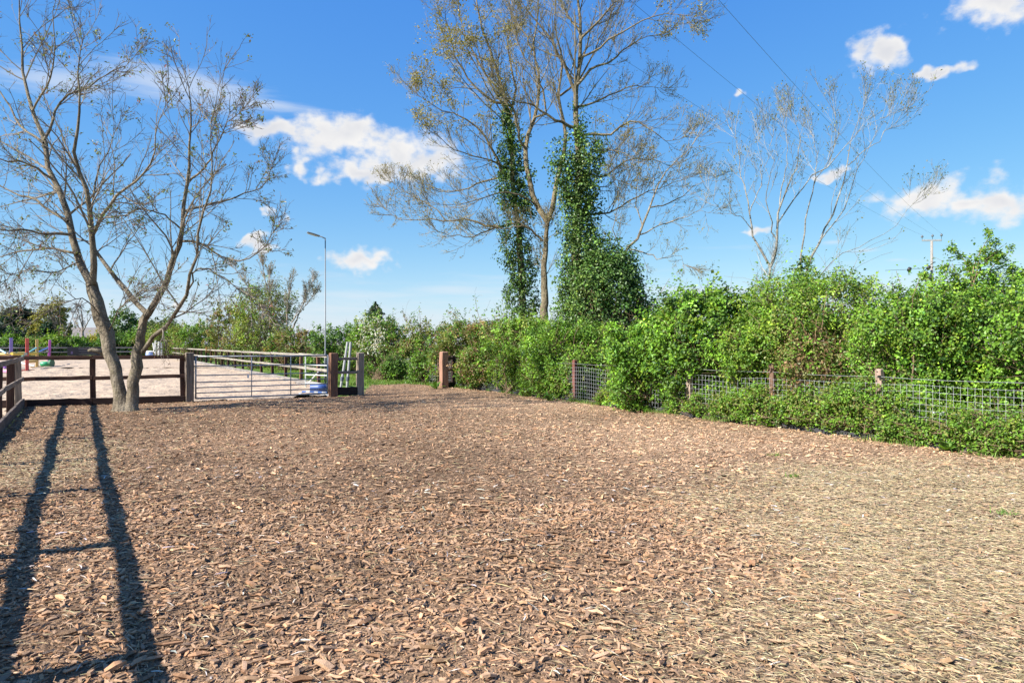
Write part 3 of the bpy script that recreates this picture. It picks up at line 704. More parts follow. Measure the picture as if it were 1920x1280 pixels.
for q in mk[1:4]+[W(1745, 521, 49.78)]:
    m = MB(); a = np.array([.5, -.3, -.25]); a = nrm(a)
    tube(m, [q-a*.13, q-a*.12, q-a*.05, q+a*.05, q+a*.12, q+a*.13], [.02, .13, .17, .17, .13, .02], 10, (.02, .02, .022)); part('drum_insulator', m, MT['plast'], U, True)
# ------------------------------------------------------------------ trees: limbs laid out, then branches and twigs grown on them
def resample(poly, n, wob=0.0):
    P = np.asarray(poly, float)
    if len(P) > 2:                       # Catmull-Rom
        Q = np.vstack([2*P[0]-P[1], P, 2*P[-1]-P[-2]]); o = []
        for i in range(1, len(Q)-2):
            t = np.linspace(0, 1, 8, endpoint=False)[:, None]; a, b, c, d = Q[i-1:i+3]
            o.append(.5*((2*b)+(-a+c)*t+(2*a-5*b+4*c-d)*t**2+(-a+3*b-3*c+d)*t**3))
        P = np.vstack(o+[P[-1:]])
    s = np.concatenate([[0], np.cumsum(np.linalg.norm(np.diff(P[:, :], axis=0), axis=1))]); u = np.linspace(0, s[-1], n)
    R_ = np.stack([np.interp(u, s, P[:, k]) for k in range(P.shape[1])], 1)
    if wob: R_[1:-1, :3] += rng.normal(0, wob, (n-2, 3))
    return R_
TAP = .5
def limb(px, d, dd, r0, r1, n=14, wob=.015, d0=None):
    """limb through photo pixels; starts at distance d0 (or d) and drifts to d+dd"""
    px = np.asarray(px, float); k = len(px); f = np.linspace(0, 1, k); ds = (d if d0 is None else d0)*(1-f)+(d+dd)*f
    P = np.array([W(a, b, c) for (a, b), c in zip(px, ds)])
    return resample(P, n, wob), np.linspace(1, 0, n)**1.05*(r0-r1*TAP)+r1*TAP
def grow(P, Rr, m, t0, t1, ang, lr, n=6, wander=.12, up=.05, rr=.55, rmin=.003, keep=1.0, lmin=.15, lmax=9, taper=.35):
    B, k, _ = P.shape
    Lp = np.linalg.norm(np.diff(P, axis=1), axis=2).sum(1)
    idx = np.repeat(np.arange(B), m); idx = idx[rng.uniform(0, 1, len(idx)) < keep]; C = len(idx)
    t = rng.uniform(t0, t1, C); f = t*(k-1); i = np.minimum(f.astype(int), k-2); w = (f-i)[:, None]
    pos = P[idx, i]*(1-w)+P[idx, i+1]*w; tan = nrm(P[idx, i+1]-P[idx, i]); pr = Rr[idx, i]*(1-w[:, 0])+Rr[idx, i+1]*w[:, 0]
    perp = rng.normal(0, 1, (C, 3)); perp = nrm(perp-(perp*tan).sum(1, keepdims=True)*tan)
    a = rng.normal(ang, .22, C)[:, None]; d = nrm(np.cos(a)*tan+np.sin(a)*perp+np.array([0, 0, up*2]))
    L = np.clip(Lp[idx]*lr*(1-.55*t)*rng.uniform(.55, 1.35, C), lmin, lmax)
    r = np.clip(np.minimum(pr*rr, .011*L+.003), rmin, None)
    Q = np.empty((C, n, 3)); Q[:, 0] = pos; step = (L/(n-1))[:, None]
    for j in range(1, n):
        Q[:, j] = Q[:, j-1]+d*step; d = nrm(d+rng.normal(0, wander, (C, 3))+np.array([0, 0, up]))
    s = np.linspace(0, 1, n)[None, :]
    return Q, np.maximum(r[:, None]*(1-(1-taper)*s), rmin*.7)
def join(a, b): return np.concatenate([a[0], b[0]]), np.concatenate([a[1], b[1]])
def stack(lims):
    n = max(len(p) for p, r in lims)
    return np.stack([resample(p, n) if len(p) != n else p for p, r in lims]), np.stack([np.interp(np.linspace(0, 1, n), np.linspace(0, 1, len(r)), r) for p, r in lims])
def barkc(n, c, v=.14): return np.clip(np.asarray(c)*rng.lognormal(0, v, (n, 1)), .01, .8)
def tips(P, n, back=.5):
    """n points on the outer part of the twigs with directions"""
    i = rng.integers(0, len(P), n); k = P.shape[1]; t = rng.uniform(1-back, 1, n)*(k-1); j = np.minimum(t.astype(int), k-2); w = (t-j)[:, None]
    return P[i, j]*(1-w)+P[i, j+1]*w, nrm(P[i, j+1]-P[i, j])

# ---- forked tree in the yard
TB = np.array([*W(237, 0, 16.7)[:2], 0.0])
T = thing('forked_tree', 'grey barked forked tree with sparse young leaves standing in the bark yard', 'tree', TB)
D = 16.7
def trunk(mb, P, Rr, k, c, flare=None):
    P = np.asarray(P, float); Rr = np.asarray(Rr, float); n = len(P)
    t = np.gradient(P, axis=0); t = nrm(t); U = nrm(np.cross(t, np.array([0., 1, .05]))); V = np.cross(t, U)
    a = np.arange(k)*2*math.pi/k; lum = 1+.07*np.sin(a*3+1.3)[None, :]+.05*np.sin(a*5+np.arange(n)[:, None]*.35)+rng.normal(0, .018, (n, k))
    if flare is not None: lum = lum+flare[:, None]*(.6+.7*np.maximum(0, np.cos(a*2.0+.6))**2)[None, :]
    v = P[:, None]+(Rr[:, None]*lum)[..., None]*(np.cos(a)[None, :, None]*U[:, None]+np.sin(a)[None, :, None]*V[:, None])
    i = np.arange(n-1)[:, None]*k; j = np.arange(k)[None, :]
    mb.add(v.reshape(-1, 3), np.stack([i+j, i+(j+1) % k, i+k+(j+1) % k, i+k+j], -1).reshape(-1, 4), c)
LB = (.20, .17, .13)
def L_(px, r0, r1, dd, d0=None, n=14): return limb(px, D, dd, r0*.64, r1*.7, n, .02, d0)
A_, Ar = L_([(231, 776), (224, 722), (207, 660), (192, 605), (179, 562), (172, 530)], .25, .185, .1, n=16)
B_, Br = L_([(245, 776), (250, 722), (257, 665), (268, 615), (277, 588)], .21, .135, -.2, n=14)
m = MB()
Ar = np.interp(np.linspace(0, 1, 16), [0, .12, .3, .5, .7, .85, 1], [.165, .128, .13, .15, .168, .148, .125]); Br = np.interp(np.linspace(0, 1, 14), [0, .2, .5, .75, 1], [.145, .122, .128, .10, .086])
fl = np.clip(1-np.linspace(0, 1, 16)*4.5, 0, 1)**1.6; trunk(m, A_, Ar, 20, LB, fl*.95); fl = np.clip(1-np.linspace(0, 1, 14)*4.5, 0, 1)**1.6; trunk(m, B_, Br, 18, LB, fl*.7)
tube(m, [A_[-9]+np.array([-.1, -.05, 0]), A_[-9]+np.array([-.34, -.12, .06]), A_[-9]+np.array([-.42, -.12, .03])], [.07, .045, .03], 7, LB)     # sawn stub
part('trunk', m, MT['bark'], T, True)
lims = [L_([(172, 535), (157, 516), (144, 468), (127, 402), (109, 350), (87, 306), (81, 262), (60, 206), (44, 153), (41, 88), (36, 15), (30, -50)], .15, .018, 1.2),
        L_([(174, 532), (176, 494), (172, 437), (168, 394), (165, 350), (146, 318), (140, 260), (150, 190), (146, 120), (160, 60)], .125, .013, -1.0),
        L_([(276, 588), (262, 570), (241, 548), (219, 524), (192, 488), (175, 460), (168, 420), (176, 380), (180, 330), (205, 280), (214, 220)], .10, .012, .9, D-.2),
        L_([(277, 590), (283, 575), (301, 550), (314, 522), (325, 490), (337, 455), (343, 403), (350, 350), (357, 284), (357, 219), (353, 162), (340, 122)], .125, .012, -.6, D-.2),
        L_([(268, 660), (284, 636), (306, 618), (324, 597), (341, 568), (352, 545), (353, 520), (368, 477), (374, 430), (390, 380), (398, 310), (392, 240), (410, 180)], .085, .011, -2.0, D-.2),
        L_([(174, 440), (186, 414), (223, 363), (263, 333), (286, 300), (296, 240), (322, 180)], .07, .010, -1.6),
        L_([(144, 475), (100, 466), (44, 470), (0, 480), (-60, 500)], .055, .010, 1.4),
        L_([(134, 440), (87, 438), (40, 430), (0, 431), (-70, 415)], .06, .010, -1.6),
        L_([(127, 415), (66, 376), (0, 346), (-60, 305)], .06, .012, .9),
        L_([(106, 340), (52, 306), (0, 298), (-70, 270)], .05, .011, -1.2),
        L_([(83, 262), (114, 192), (144, 175), (184, 149), (227, 127), (262, 95)], .055, .010, 1.0),
        L_([(81, 268), (40, 240), (10, 190), (-20, 120), (-30, 40)], .05, .010, 1.5),
        L_([(60, 210), (90, 150), (105, 90), (100, 30), (112, -40)], .04, .009, -.7),
        L_([(338, 452), (376, 455), (416, 479), (450, 488), (486, 470), (512, 438), (520, 405)], .05, .009, -1.3),
        L_([(346, 396), (385, 385), (438, 368), (490, 350), (512, 302)], .05, .009, 1.4),
        L_([(351, 345), (394, 298), (416, 245), (460, 201)], .045, .008, -1.7),
        L_([(352, 545), (372, 503), (420, 519), (442, 538), (480, 560), (500, 585)], .035, .008, -1.2),
        L_([(340, 430), (300, 400), (262, 392), (230, 410), (205, 420)], .035, .007, -1.9),
        L_([(190, 600), (158, 560), (110, 575), (60, 592), (20, 588)], .025, .006, -2.2),
        L_([(204, 620), (228, 575), (262, 548), (300, 540)], .025, .006, -2.0),
        L_([(150, 490), (100, 510), (50, 505), (0, 520)], .028, .007, -2.0)]
P0, R0 = stack(lims)
for k_ in range(len(P0)):
    m = MB(); tubes(m, P0[k_:k_+1], R0[k_:k_+1], 9, barkc(1, LB, .05)); part('limb', m, MT['bark'], T, True)
P1, R1 = join(grow(P0, R0, 14, .12, .98, .8, .36, 8, .085, .035, .52, .0095, lmin=.5, lmax=2.5), grow(P0, R0, 4, .86, 1.0, .4, .4, 8, .08, .04, .9, .008, lmin=.6, lmax=1.7))
P2, R2 = grow(P1, R1, 7, .12, 1.0, .7, .52, 6, .10, .025, .62, .0056, keep=.95, lmin=.25, lmax=1.3)
P3, R3 = grow(P2, R2, 3, .15, 1.0, .65, .55, 4, .12, .01, .6, .0038, keep=.9, lmin=.14, lmax=.6)
m = MB(); tubes(m, P1, R1, 5, barkc(len(P1), (.21, .18, .145))); tubes(m, P2, R2, 3, barkc(len(P2), (.18, .15, .12))); tubes(m, P3, R3, 3, barkc(len(P3), (.16, .13, .105)))
part('branches', m, MT['twig'], T)
m = MB(); q, dr = tips(P3, 3600, .6)
c0 = q+rng.normal(0, .03, q.shape); leaves(m, c0, rng.normal(0, 1, q.shape)+np.array([0, 0, .6]), .06, tints(len(q), [(.15, .17, .05), (.19, .15, .07), (.12, .16, .04), (.22, .13, .10)], [.45, .25, .2, .1]), .4, droop=np.array([0, 0, -.8]))
i = rng.integers(0, len(q), 620); qq = np.repeat(q[i], 6, 0)+rng.normal(0, .045, (620*6, 3)); leaves(m, qq, rng.normal(0, 1, qq.shape)+np.array([0, 0, .5]), .075, tints(len(qq), [(.16, .21, .05), (.22, .20, .08), (.30, .14, .12)], [.6, .3, .1]), .45)
part('leaves', m, MT['leaf'], T)

# ---- the group of big trees behind the hedge
def ivy(mb, path, rad, n, size=.085, pal=None, lump=.45, seed=0):
    """ivy leaves wrapped round a path; rad along the path"""
    path = resample(path, 40); k = len(path); rad = np.interp(np.linspace(0, 1, k), np.linspace(0, 1, len(rad)), rad); per = 11
    Lp = np.linalg.norm(np.diff(path, axis=0), axis=1).sum(); nl = max(5, int(Lp/np.mean(rad)*5.5))
    f = np.linspace(0, k-1.001, nl)+rng.uniform(-.8, .8, nl); i = np.clip(f, 0, k-2).astype(int); r = rad[i]; a = rng.uniform(0, 2*math.pi, nl)
    C = path[i]+np.stack([np.cos(a), np.sin(a), np.zeros(nl)], 1)*(r*rng.uniform(.15, .65, nl))[:, None]+np.array([0, 0, 1])*rng.normal(0, .12, (nl, 1)); Rl = r*rng.uniform(.38, .7, nl)
    nc = int(n*1.7/per); q = rng.choice(nl, nc, p=Rl**2/np.sum(Rl**2)); d = nrm(rng.normal(0, 1, (nc, 3))+np.array([0, -.2, .15]))
    c = C[q]+d*(Rl[q]*rng.uniform(.75, 1.15, nc))[:, None]*np.array([1, 1, 1.25])+d*(rng.uniform(0, 1, nc)**5*.45)[:, None]
    dist = np.linalg.norm(c[:, None]-C[None], axis=2)/Rl[None]; dist[np.arange(nc), q] = 9; kk = (dist.min(1) > .72) & (vnoise(c[:, 0]*1.3+c[:, 1], c[:, 2], .32, 60+seed) > .23); c, d = c[kk], d[kk]
    tone = rng.lognormal(0, .3, len(c)); j = np.repeat(np.arange(len(c)), per)
    P = c[j]+rng.normal(0, .075, (len(j), 3))*np.array([1, 1, 1.3])
    cols = tints(len(P), pal if pal is not None else [(.06, .125, .026), (.095, .18, .034), (.036, .08, .018), (.15, .225, .05)], None, .2)*tone[j][:, None]
    leaves(mb, P, d[j]*.5+np.array([-.2, -.15, .55])+rng.normal(0, .5, P.shape), size, cols, .85, droop=np.array([0, 0, -.8]))
CB = (.19, .16, .11)
def bare_tree(name, label, base, trunkdef, limbdefs, d, bark=CB, m1=10, m2=6, m3=5, up=.05, lr=.33, tw=(.225, .19, .12), l1=3.0, leafn=2500, leafpal=None, leafsz=.07, spots=None, lvl3=True, rscale=1.0, ivys=None, tc=.0043, bb=.8):
    T_ = thing(name, label, 'tree', (base[0], base[1], 0))
    m_ = MB()
    for px, r0, r1, dd in trunkdef:
        P, Q = limb(px, d, dd, r0*rscale, r1*rscale, 18, .02); trunk(m_, P, Q, 14, bark)
    part('trunk', m_, MT['bark'], T_, True)
    lm = [limb(px, d, dd, r0*rscale, r1*rscale, 12, .03) for px, r0, r1, dd in limbdefs]+[limb(px[len(px)//3:], d+dd/3, dd*2/3, r0*.66*rscale, r1*rscale, 12, .0) for px, r0, r1, dd in trunkdef]
    P0, R0 = stack(lm); nl = len(limbdefs)
    for k_ in range(nl):
        m_ = MB(); tubes(m_, P0[k_:k_+1], R0[k_:k_+1], 8, barkc(1, bark, .06)); part('limb', m_, MT['bark'], T_, True)
    P1, R1 = join(grow(P0, R0, m1, .15, .99, bb, lr, 9, .075, up, .42, tc*1.9, lmin=.7, lmax=l1), grow(P0, R0, 4, .86, 1, .4, .4, 9, .08, up, .9, tc*1.9, lmin=.6, lmax=1.8))
    P2, R2 = grow(P1, R1, m2, .1, .95, .6, .6, 7, .09, up*.7, .6, tc*1.35, keep=.9, lmin=.35, lmax=1.9)
    m_ = MB(); tubes(m_, P1, R1, 4, barkc(len(P1), bark)); tubes(m_, P2, R2, 3, barkc(len(P2), tw))
    Pl = P2
    if lvl3:
        P3, R3 = grow(P2, R2, m3, .2, 1, .6, .52, 4, .11, up*.4, .6, tc, keep=.85, lmin=.18, lmax=.75); tubes(m_, P3, R3, 3, barkc(len(P3), tw)); Pl = P3
    part('branches', m_, MT['twig'], T_)
    if leafn:
        m_ = MB(); q, _ = tips(Pl, leafn, .6); pal = leafpal or [(.16, .17, .05), (.22, .19, .07), (.12, .15, .04)]
        leaves(m_, q+rng.normal(0, .04, q.shape), rng.normal(0, 1, q.shape)+np.array([0, 0, .5]), leafsz, tints(len(q), pal), .5, droop=np.array([0, 0, -.6]))
        if spots:
            q = Pl[:, -1]
            for (x0, x1, y0, y1, n, kk) in spots:       # leafier ends of some boughs
                sx = 960+q[:, 0]/q[:, 1]*FPX; sy = 645-(q[:, 2]-H0)/q[:, 1]*FPX
                s = np.nonzero((sx > x0) & (sx < x1) & (sy > y0) & (sy < y1))[0]
                if len(s):
                    s = rng.choice(s, n); qq = np.repeat(q[s], kk, 0)+rng.normal(0, .10, (n*kk, 3))
                    leaves(m_, qq, rng.normal(0, 1, qq.shape)+np.array([0, 0, .5]), leafsz*1.25, tints(len(qq), [(.34, .28, .055), (.27, .235, .05), (.20, .19, .05)], None, .22), .6)
        part('leaves', m_, MT['leaf'], T_)
    if ivys:
        m_ = MB()
        for sd_, (px, rad, n, dd) in enumerate(ivys):
            ivy(m_, np.array([W(a, b, d+dd) for a, b in px]), rad, n, seed=sd_+int(d*3) % 7)
        part('ivy', m_, MT['ivy'], T_)
    return T_
# left one, an ivy column
bare_tree('ivy_tree', 'leftmost of the big trees, its trunk a narrow column of ivy', W(985, 0, 24.5),
  [([(985, 640), (978, 520), (971, 422), (961, 328), (957, 225), (943, 170), (925, 110), (905, 60), (890, -20), (885, -70)], .17, .03, .2)],
  [([(962, 335), (943, 322), (924, 281), (891, 234), (858, 216), (797, 192), (769, 160)], .07, .012, -1.0),
   ([(985, 347), (943, 335), (905, 338), (877, 352), (835, 360), (790, 345)], .065, .01, 1.0),
   ([(957, 215), (966, 150), (950, 90), (960, 30), (950, -40)], .06, .012, .9),
   ([(950, 195), (914, 185), (880, 150), (850, 95), (838, 40), (830, -10)], .06, .011, -.6),
   ([(945, 180), (905, 130), (870, 60), (860, 0), (862, -50)], .05, .011, 1.5),
   ([(960, 320), (920, 300), (870, 290), (830, 262), (800, 235)], .045, .009, -1.8),
   ([(970, 420), (924, 427), (886, 443), (850, 441), (815, 435)], .05, .01, -.8),
   ([(935, 424), (905, 420), (875, 411), (835, 413), (790, 412), (755, 414), (715, 385)], .055, .01, .9),
   ([(835, 413), (800, 380), (760, 360), (730, 340)], .03, .008, 1.0)],
  24.5, m1=16, m2=6, m3=4, lr=.4, l1=3.6, up=.085, rscale=.8, leafsz=.06, leafn=5200, leafpal=[(.30, .25, .06), (.23, .21, .06), (.19, .19, .05)], spots=[(770, 1000, -20, 240, 260, 12), (780, 900, 40, 200, 150, 14), (860, 1000, 0, 220, 110, 10)],
  ivys=[([(978, 640), (977, 560), (972, 470), (968, 400), (963, 330), (958, 260), (958, 215)], [.55, .54, .52, .5, .52, .58, .48, .42, .22], 14000, 0), ([(955, 225), (948, 190), (935, 150)], [.2, .16, .08], 700, 0)])
# middle one, bare trunk that forks
bare_tree('bare_forked_tree', 'bare trunked big tree forking in the middle, between the two ivy clad trunks', W(1020, 0, 23.8),
  [([(1020, 650), (1021, 560), (1021, 500), (1023, 450), (1027, 413)], .20, .16, 0),
   ([(1027, 415), (1008, 389), (994, 347), (987, 305), (987, 277), (1000, 225), (1012, 160), (1000, 90), (1010, 20), (1000, -60)], .125, .02, .6),
   ([(1027, 415), (1038, 385), (1046, 338), (1056, 300), (1060, 250), (1048, 180), (1055, 110), (1040, 50), (1045, -40)], .11, .02, -.8)],
  [([(1018, 452), (1000, 432), (980, 422), (950, 428), (924, 427)], .06, .02, -.5),
   ([(987, 280), (970, 250), (966, 211), (952, 188), (925, 150)], .06, .012, -1.2),
   ([(1003, 220), (1027, 206), (1010, 150), (985, 110), (965, 60), (960, 0)], .05, .011, -1.0),
   ([(1045, 338), (1080, 330), (1120, 350), (1160, 340), (1200, 350)], .045, .009, -1.2),
   ([(1050, 180), (1090, 140), (1120, 80), (1150, 20), (1160, -40)], .05, .01, -1.0),
   ([(1000, 95), (975, 50), (950, 10), (930, -40)], .04, .01, .8),
   ([(1005, 385), (960, 360), (900, 372), (850, 385), (800, 380)], .04, .008, -1.4)],
  23.8, m1=16, m2=6, m3=4, lr=.4, l1=3.6, up=.11, rscale=.8, leafsz=.06, leafn=4000, leafpal=[(.30, .25, .06), (.23, .21, .06), (.19, .19, .05)])
# right one, tall with broad ivy
bare_tree('tall_ivy_tree', 'tallest big tree, its straight trunk thick with ivy on the right', W(1080, 0, 23.2),
  [([(1080, 650), (1080, 586), (1083, 422), (1086, 305), (1079, 225), (1081, 178), (1088, 70), (1083, 0), (1080, -90)], .24, .05, .2)],
  [([(1079, 240), (1050, 230), (1003, 202), (975, 190), (930, 185)], .075, .012, -.9),
   ([(1081, 180), (1055, 117), (1027, 70), (1003, 33), (971, 0), (950, -30)], .08, .014, -.7),
   ([(1086, 255), (1144, 251), (1182, 225), (1210, 239), (1250, 262), (1290, 255)], .065, .01, -.8),
   ([(1082, 160), (1102, 136), (1125, 127), (1172, 94), (1210, 70), (1250, 60)], .065, .011, .9),
   ([(1087, 80), (1125, 37), (1149, 9), (1190, -30)], .06, .012, -.9),
   ([(1084, 200), (1120, 190), (1160, 170), (1205, 160), (1255, 165)], .05, .01, 1.2),
   ([(1088, 60), (1060, 20), (1045, -30)], .05, .012, .8),
   ([(1084, 110), (1140, 80), (1200, 40), (1260, 25), (1310, 40)], .05, .01, -1.4),
   ([(1086, 320), (1130, 330), (1180, 300), (1230, 300), (1275, 320)], .05, .01, 1.3),
   ([(1085, 400), (1140, 400), (1190, 370), (1240, 350), (1300, 330)], .05, .01, -1.0),
   ([(1086, 300), (1120, 280), (1160, 285), (1200, 305)], .04, .01, -1.6)],
  23.2, m1=16, m2=6, m3=4, lr=.4, l1=3.6, up=.10, rscale=.8, leafsz=.06, leafn=4600, leafpal=[(.30, .25, .06), (.23, .21, .06), (.19, .19, .05)], spots=[(1200, 1330, 0, 70, 35, 12), (1060, 1180, 140, 240, 20, 10)],
  ivys=[([(1096, 650), (1094, 590), (1090, 520), (1086, 450), (1082, 390), (1085, 330), (1090, 290), (1092, 255)], [.85, .82, .8, .75, .72, .58, .55, .7, .62, .42, .2], 22000, -.3), ([(1088, 250), (1082, 200)], [.2, .1], 260, 0),
        ([(1110, 330), (1115, 290), (1112, 262)], [.25, .3, .1], 1200, -.7), ([(1060, 350), (1050, 310), (1055, 275)], [.2, .3, .1], 900, -.6)])
# leaning stem with drooping twigs, right of the ivy
bare_tree('leaning_bare_tree', 'slender bare tree leaning right out of the dark ivy heap', W(1165, 0, 22.5),
  [([(1150, 640), (1160, 540), (1172, 474), (1196, 445), (1219, 389), (1243, 328), (1290, 281), (1320, 240)], .10, .014, -1.0)],
  [([(1180, 468), (1215, 475), (1245, 485), (1270, 480), (1290, 500)], .035, .007, -1.0),
   ([(1219, 389), (1270, 375), (1310, 345), (1345, 330)], .035, .007, .6),
   ([(1200, 440), (1250, 420), (1300, 400), (1340, 400)], .035, .007, -.9),
   ([(1205, 425), (1190, 370), (1200, 320), (1190, 280)], .03, .006, .6),
   ([(1172, 480), (1150, 430), (1160, 380), (1150, 330)], .03, .006, -.8)],
  22.5, m1=8, m2=5, m3=4, up=.03, rscale=.7, tc=.0036, leafn=1500, leafsz=.055, leafpal=[(.28, .25, .08), (.2, .2, .06)], bark=(.27, .235, .185))
m = MB(); o = thing('ivy_heap', 'dark rounded heap of ivy leaning against the right of the big trees', 'ivy', (*W(1150, 0, 22.3)[:2], 0))
ivy(m, np.array([W(a, b, 22.3) for a, b in [(1145, 690), (1148, 620), (1150, 560), (1142, 505), (1132, 465)]]), [1.2, 1.25, 1.2, .95, .45], 25000, .085, [(.04, .09, .02), (.06, .125, .026), (.10, .18, .035)], seed=3)
ivy(m, np.array([W(a, b, 21.9) for a, b in [(1115, 660), (1118, 600), (1118, 540), (1112, 480)]]), [.7, .75, .65, .3], 7000, .085, None, seed=5)
part('foliage', m, MT['ivy'], o)
m = MB(); P = np.array([resample([W(x0, 700, 21.6), W(x0+rng.normal(0, 12), 640, 21.5), W(x0+rng.normal(0, 25), 560+rng.normal(0, 20), 21.5)], 6, .05) for x0 in rng.uniform(1105, 1195, 26)]); tubes(m, P, np.tile(np.linspace(.018, .006, 6), (26, 1)), 4, barkc(26, (.2, .14, .09)))
Pd, Rd = grow(P, np.tile(np.linspace(.018, .006, 6), (26, 1)), 8, .2, 1, .9, .5, 5, .25, -.05, .6, .004, lmax=.9); tubes(m, Pd, Rd, 3, barkc(len(Pd), (.24, .16, .10)))
part('stems', m, MT['twig'], o)
# pale slender tree on the right
bare_tree('pale_slender_tree', 'pale slender many stemmed tree rising from the right hedge, almost leafless', W(1438, 0, 17.0),
  [([(1430, 690), (1436, 620), (1440, 550), (1445, 495)], .11, .085, 0),
   ([(1445, 500), (1424, 466), (1409, 429), (1403, 384), (1390, 335), (1385, 280), (1370, 240)], .05, .008, .5),
   ([(1445, 500), (1456, 459), (1457, 410), (1465, 380), (1480, 342), (1495, 309), (1499, 252), (1482, 215)], .06, .009, -.4)],
  [([(1457, 420), (1485, 380), (1520, 340), (1560, 300), (1592, 262), (1634, 230), (1690, 208)], .032, .006, -.6),
   ([(1462, 385), (1470, 330), (1475, 270), (1470, 215)], .03, .006, .7),
   ([(1405, 400), (1425, 350), (1430, 300), (1425, 250)], .025, .005, .6),
   ([(1457, 450), (1440, 400), (1440, 350), (1448, 290), (1440, 240)], .03, .005, -.7),
   ([(1410, 430), (1380, 400), (1350, 390), (1320, 350)], .02, .005, -.4)],
  17.0, bark=(.27, .26, .235), tw=(.25, .24, .215), rscale=.55, m1=7, m2=5, m3=3, up=.12, l1=1.6, leafn=800, leafpal=[(.2, .22, .08), (.26, .24, .10), (.16, .19, .06)], leafsz=.055, tc=.0027, bb=.6)
bare_tree('pale_leaning_tree', 'pale thin tree leaning right beside the slender tree, ivy at its foot', W(1505, 0, 17.2),
  [([(1490, 660), (1505, 560), (1517, 492), (1532, 459), (1551, 421), (1574, 372), (1589, 309), (1607, 237), (1626, 174)], .075, .008, .5),
   ([(1500, 600), (1500, 500), (1505, 460), (1514, 410), (1525, 350), (1551, 301), (1572, 250), (1560, 200)], .05, .007, -.5)],
  [([(1535, 455), (1580, 400), (1600, 340), (1625, 290), (1640, 250), (1670, 210)], .03, .006, .6),
   ([(1520, 560), (1536, 515), (1577, 477), (1615, 462), (1652, 444), (1679, 425), (1705, 384), (1740, 360)], .022, .005, -.8),
   ([(1590, 310), (1620, 280), (1660, 250), (1705, 196)], .022, .005, -.4),
   ([(1525, 350), (1530, 290), (1520, 240)], .022, .005, .4)],
  17.2, bark=(.26, .25, .225), tw=(.25, .24, .215), rscale=.55, m1=7, m2=5, m3=3, up=.12, l1=1.5, leafn=750, leafpal=[(.2, .22, .08), (.26, .24, .10), (.16, .19, .06)], leafsz=.055, tc=.0027, bb=.6,
  ivys=[([(1490, 640), (1500, 570), (1507, 520), (1505, 480)], [.4, .35, .22, .06], 2200, -.1)])
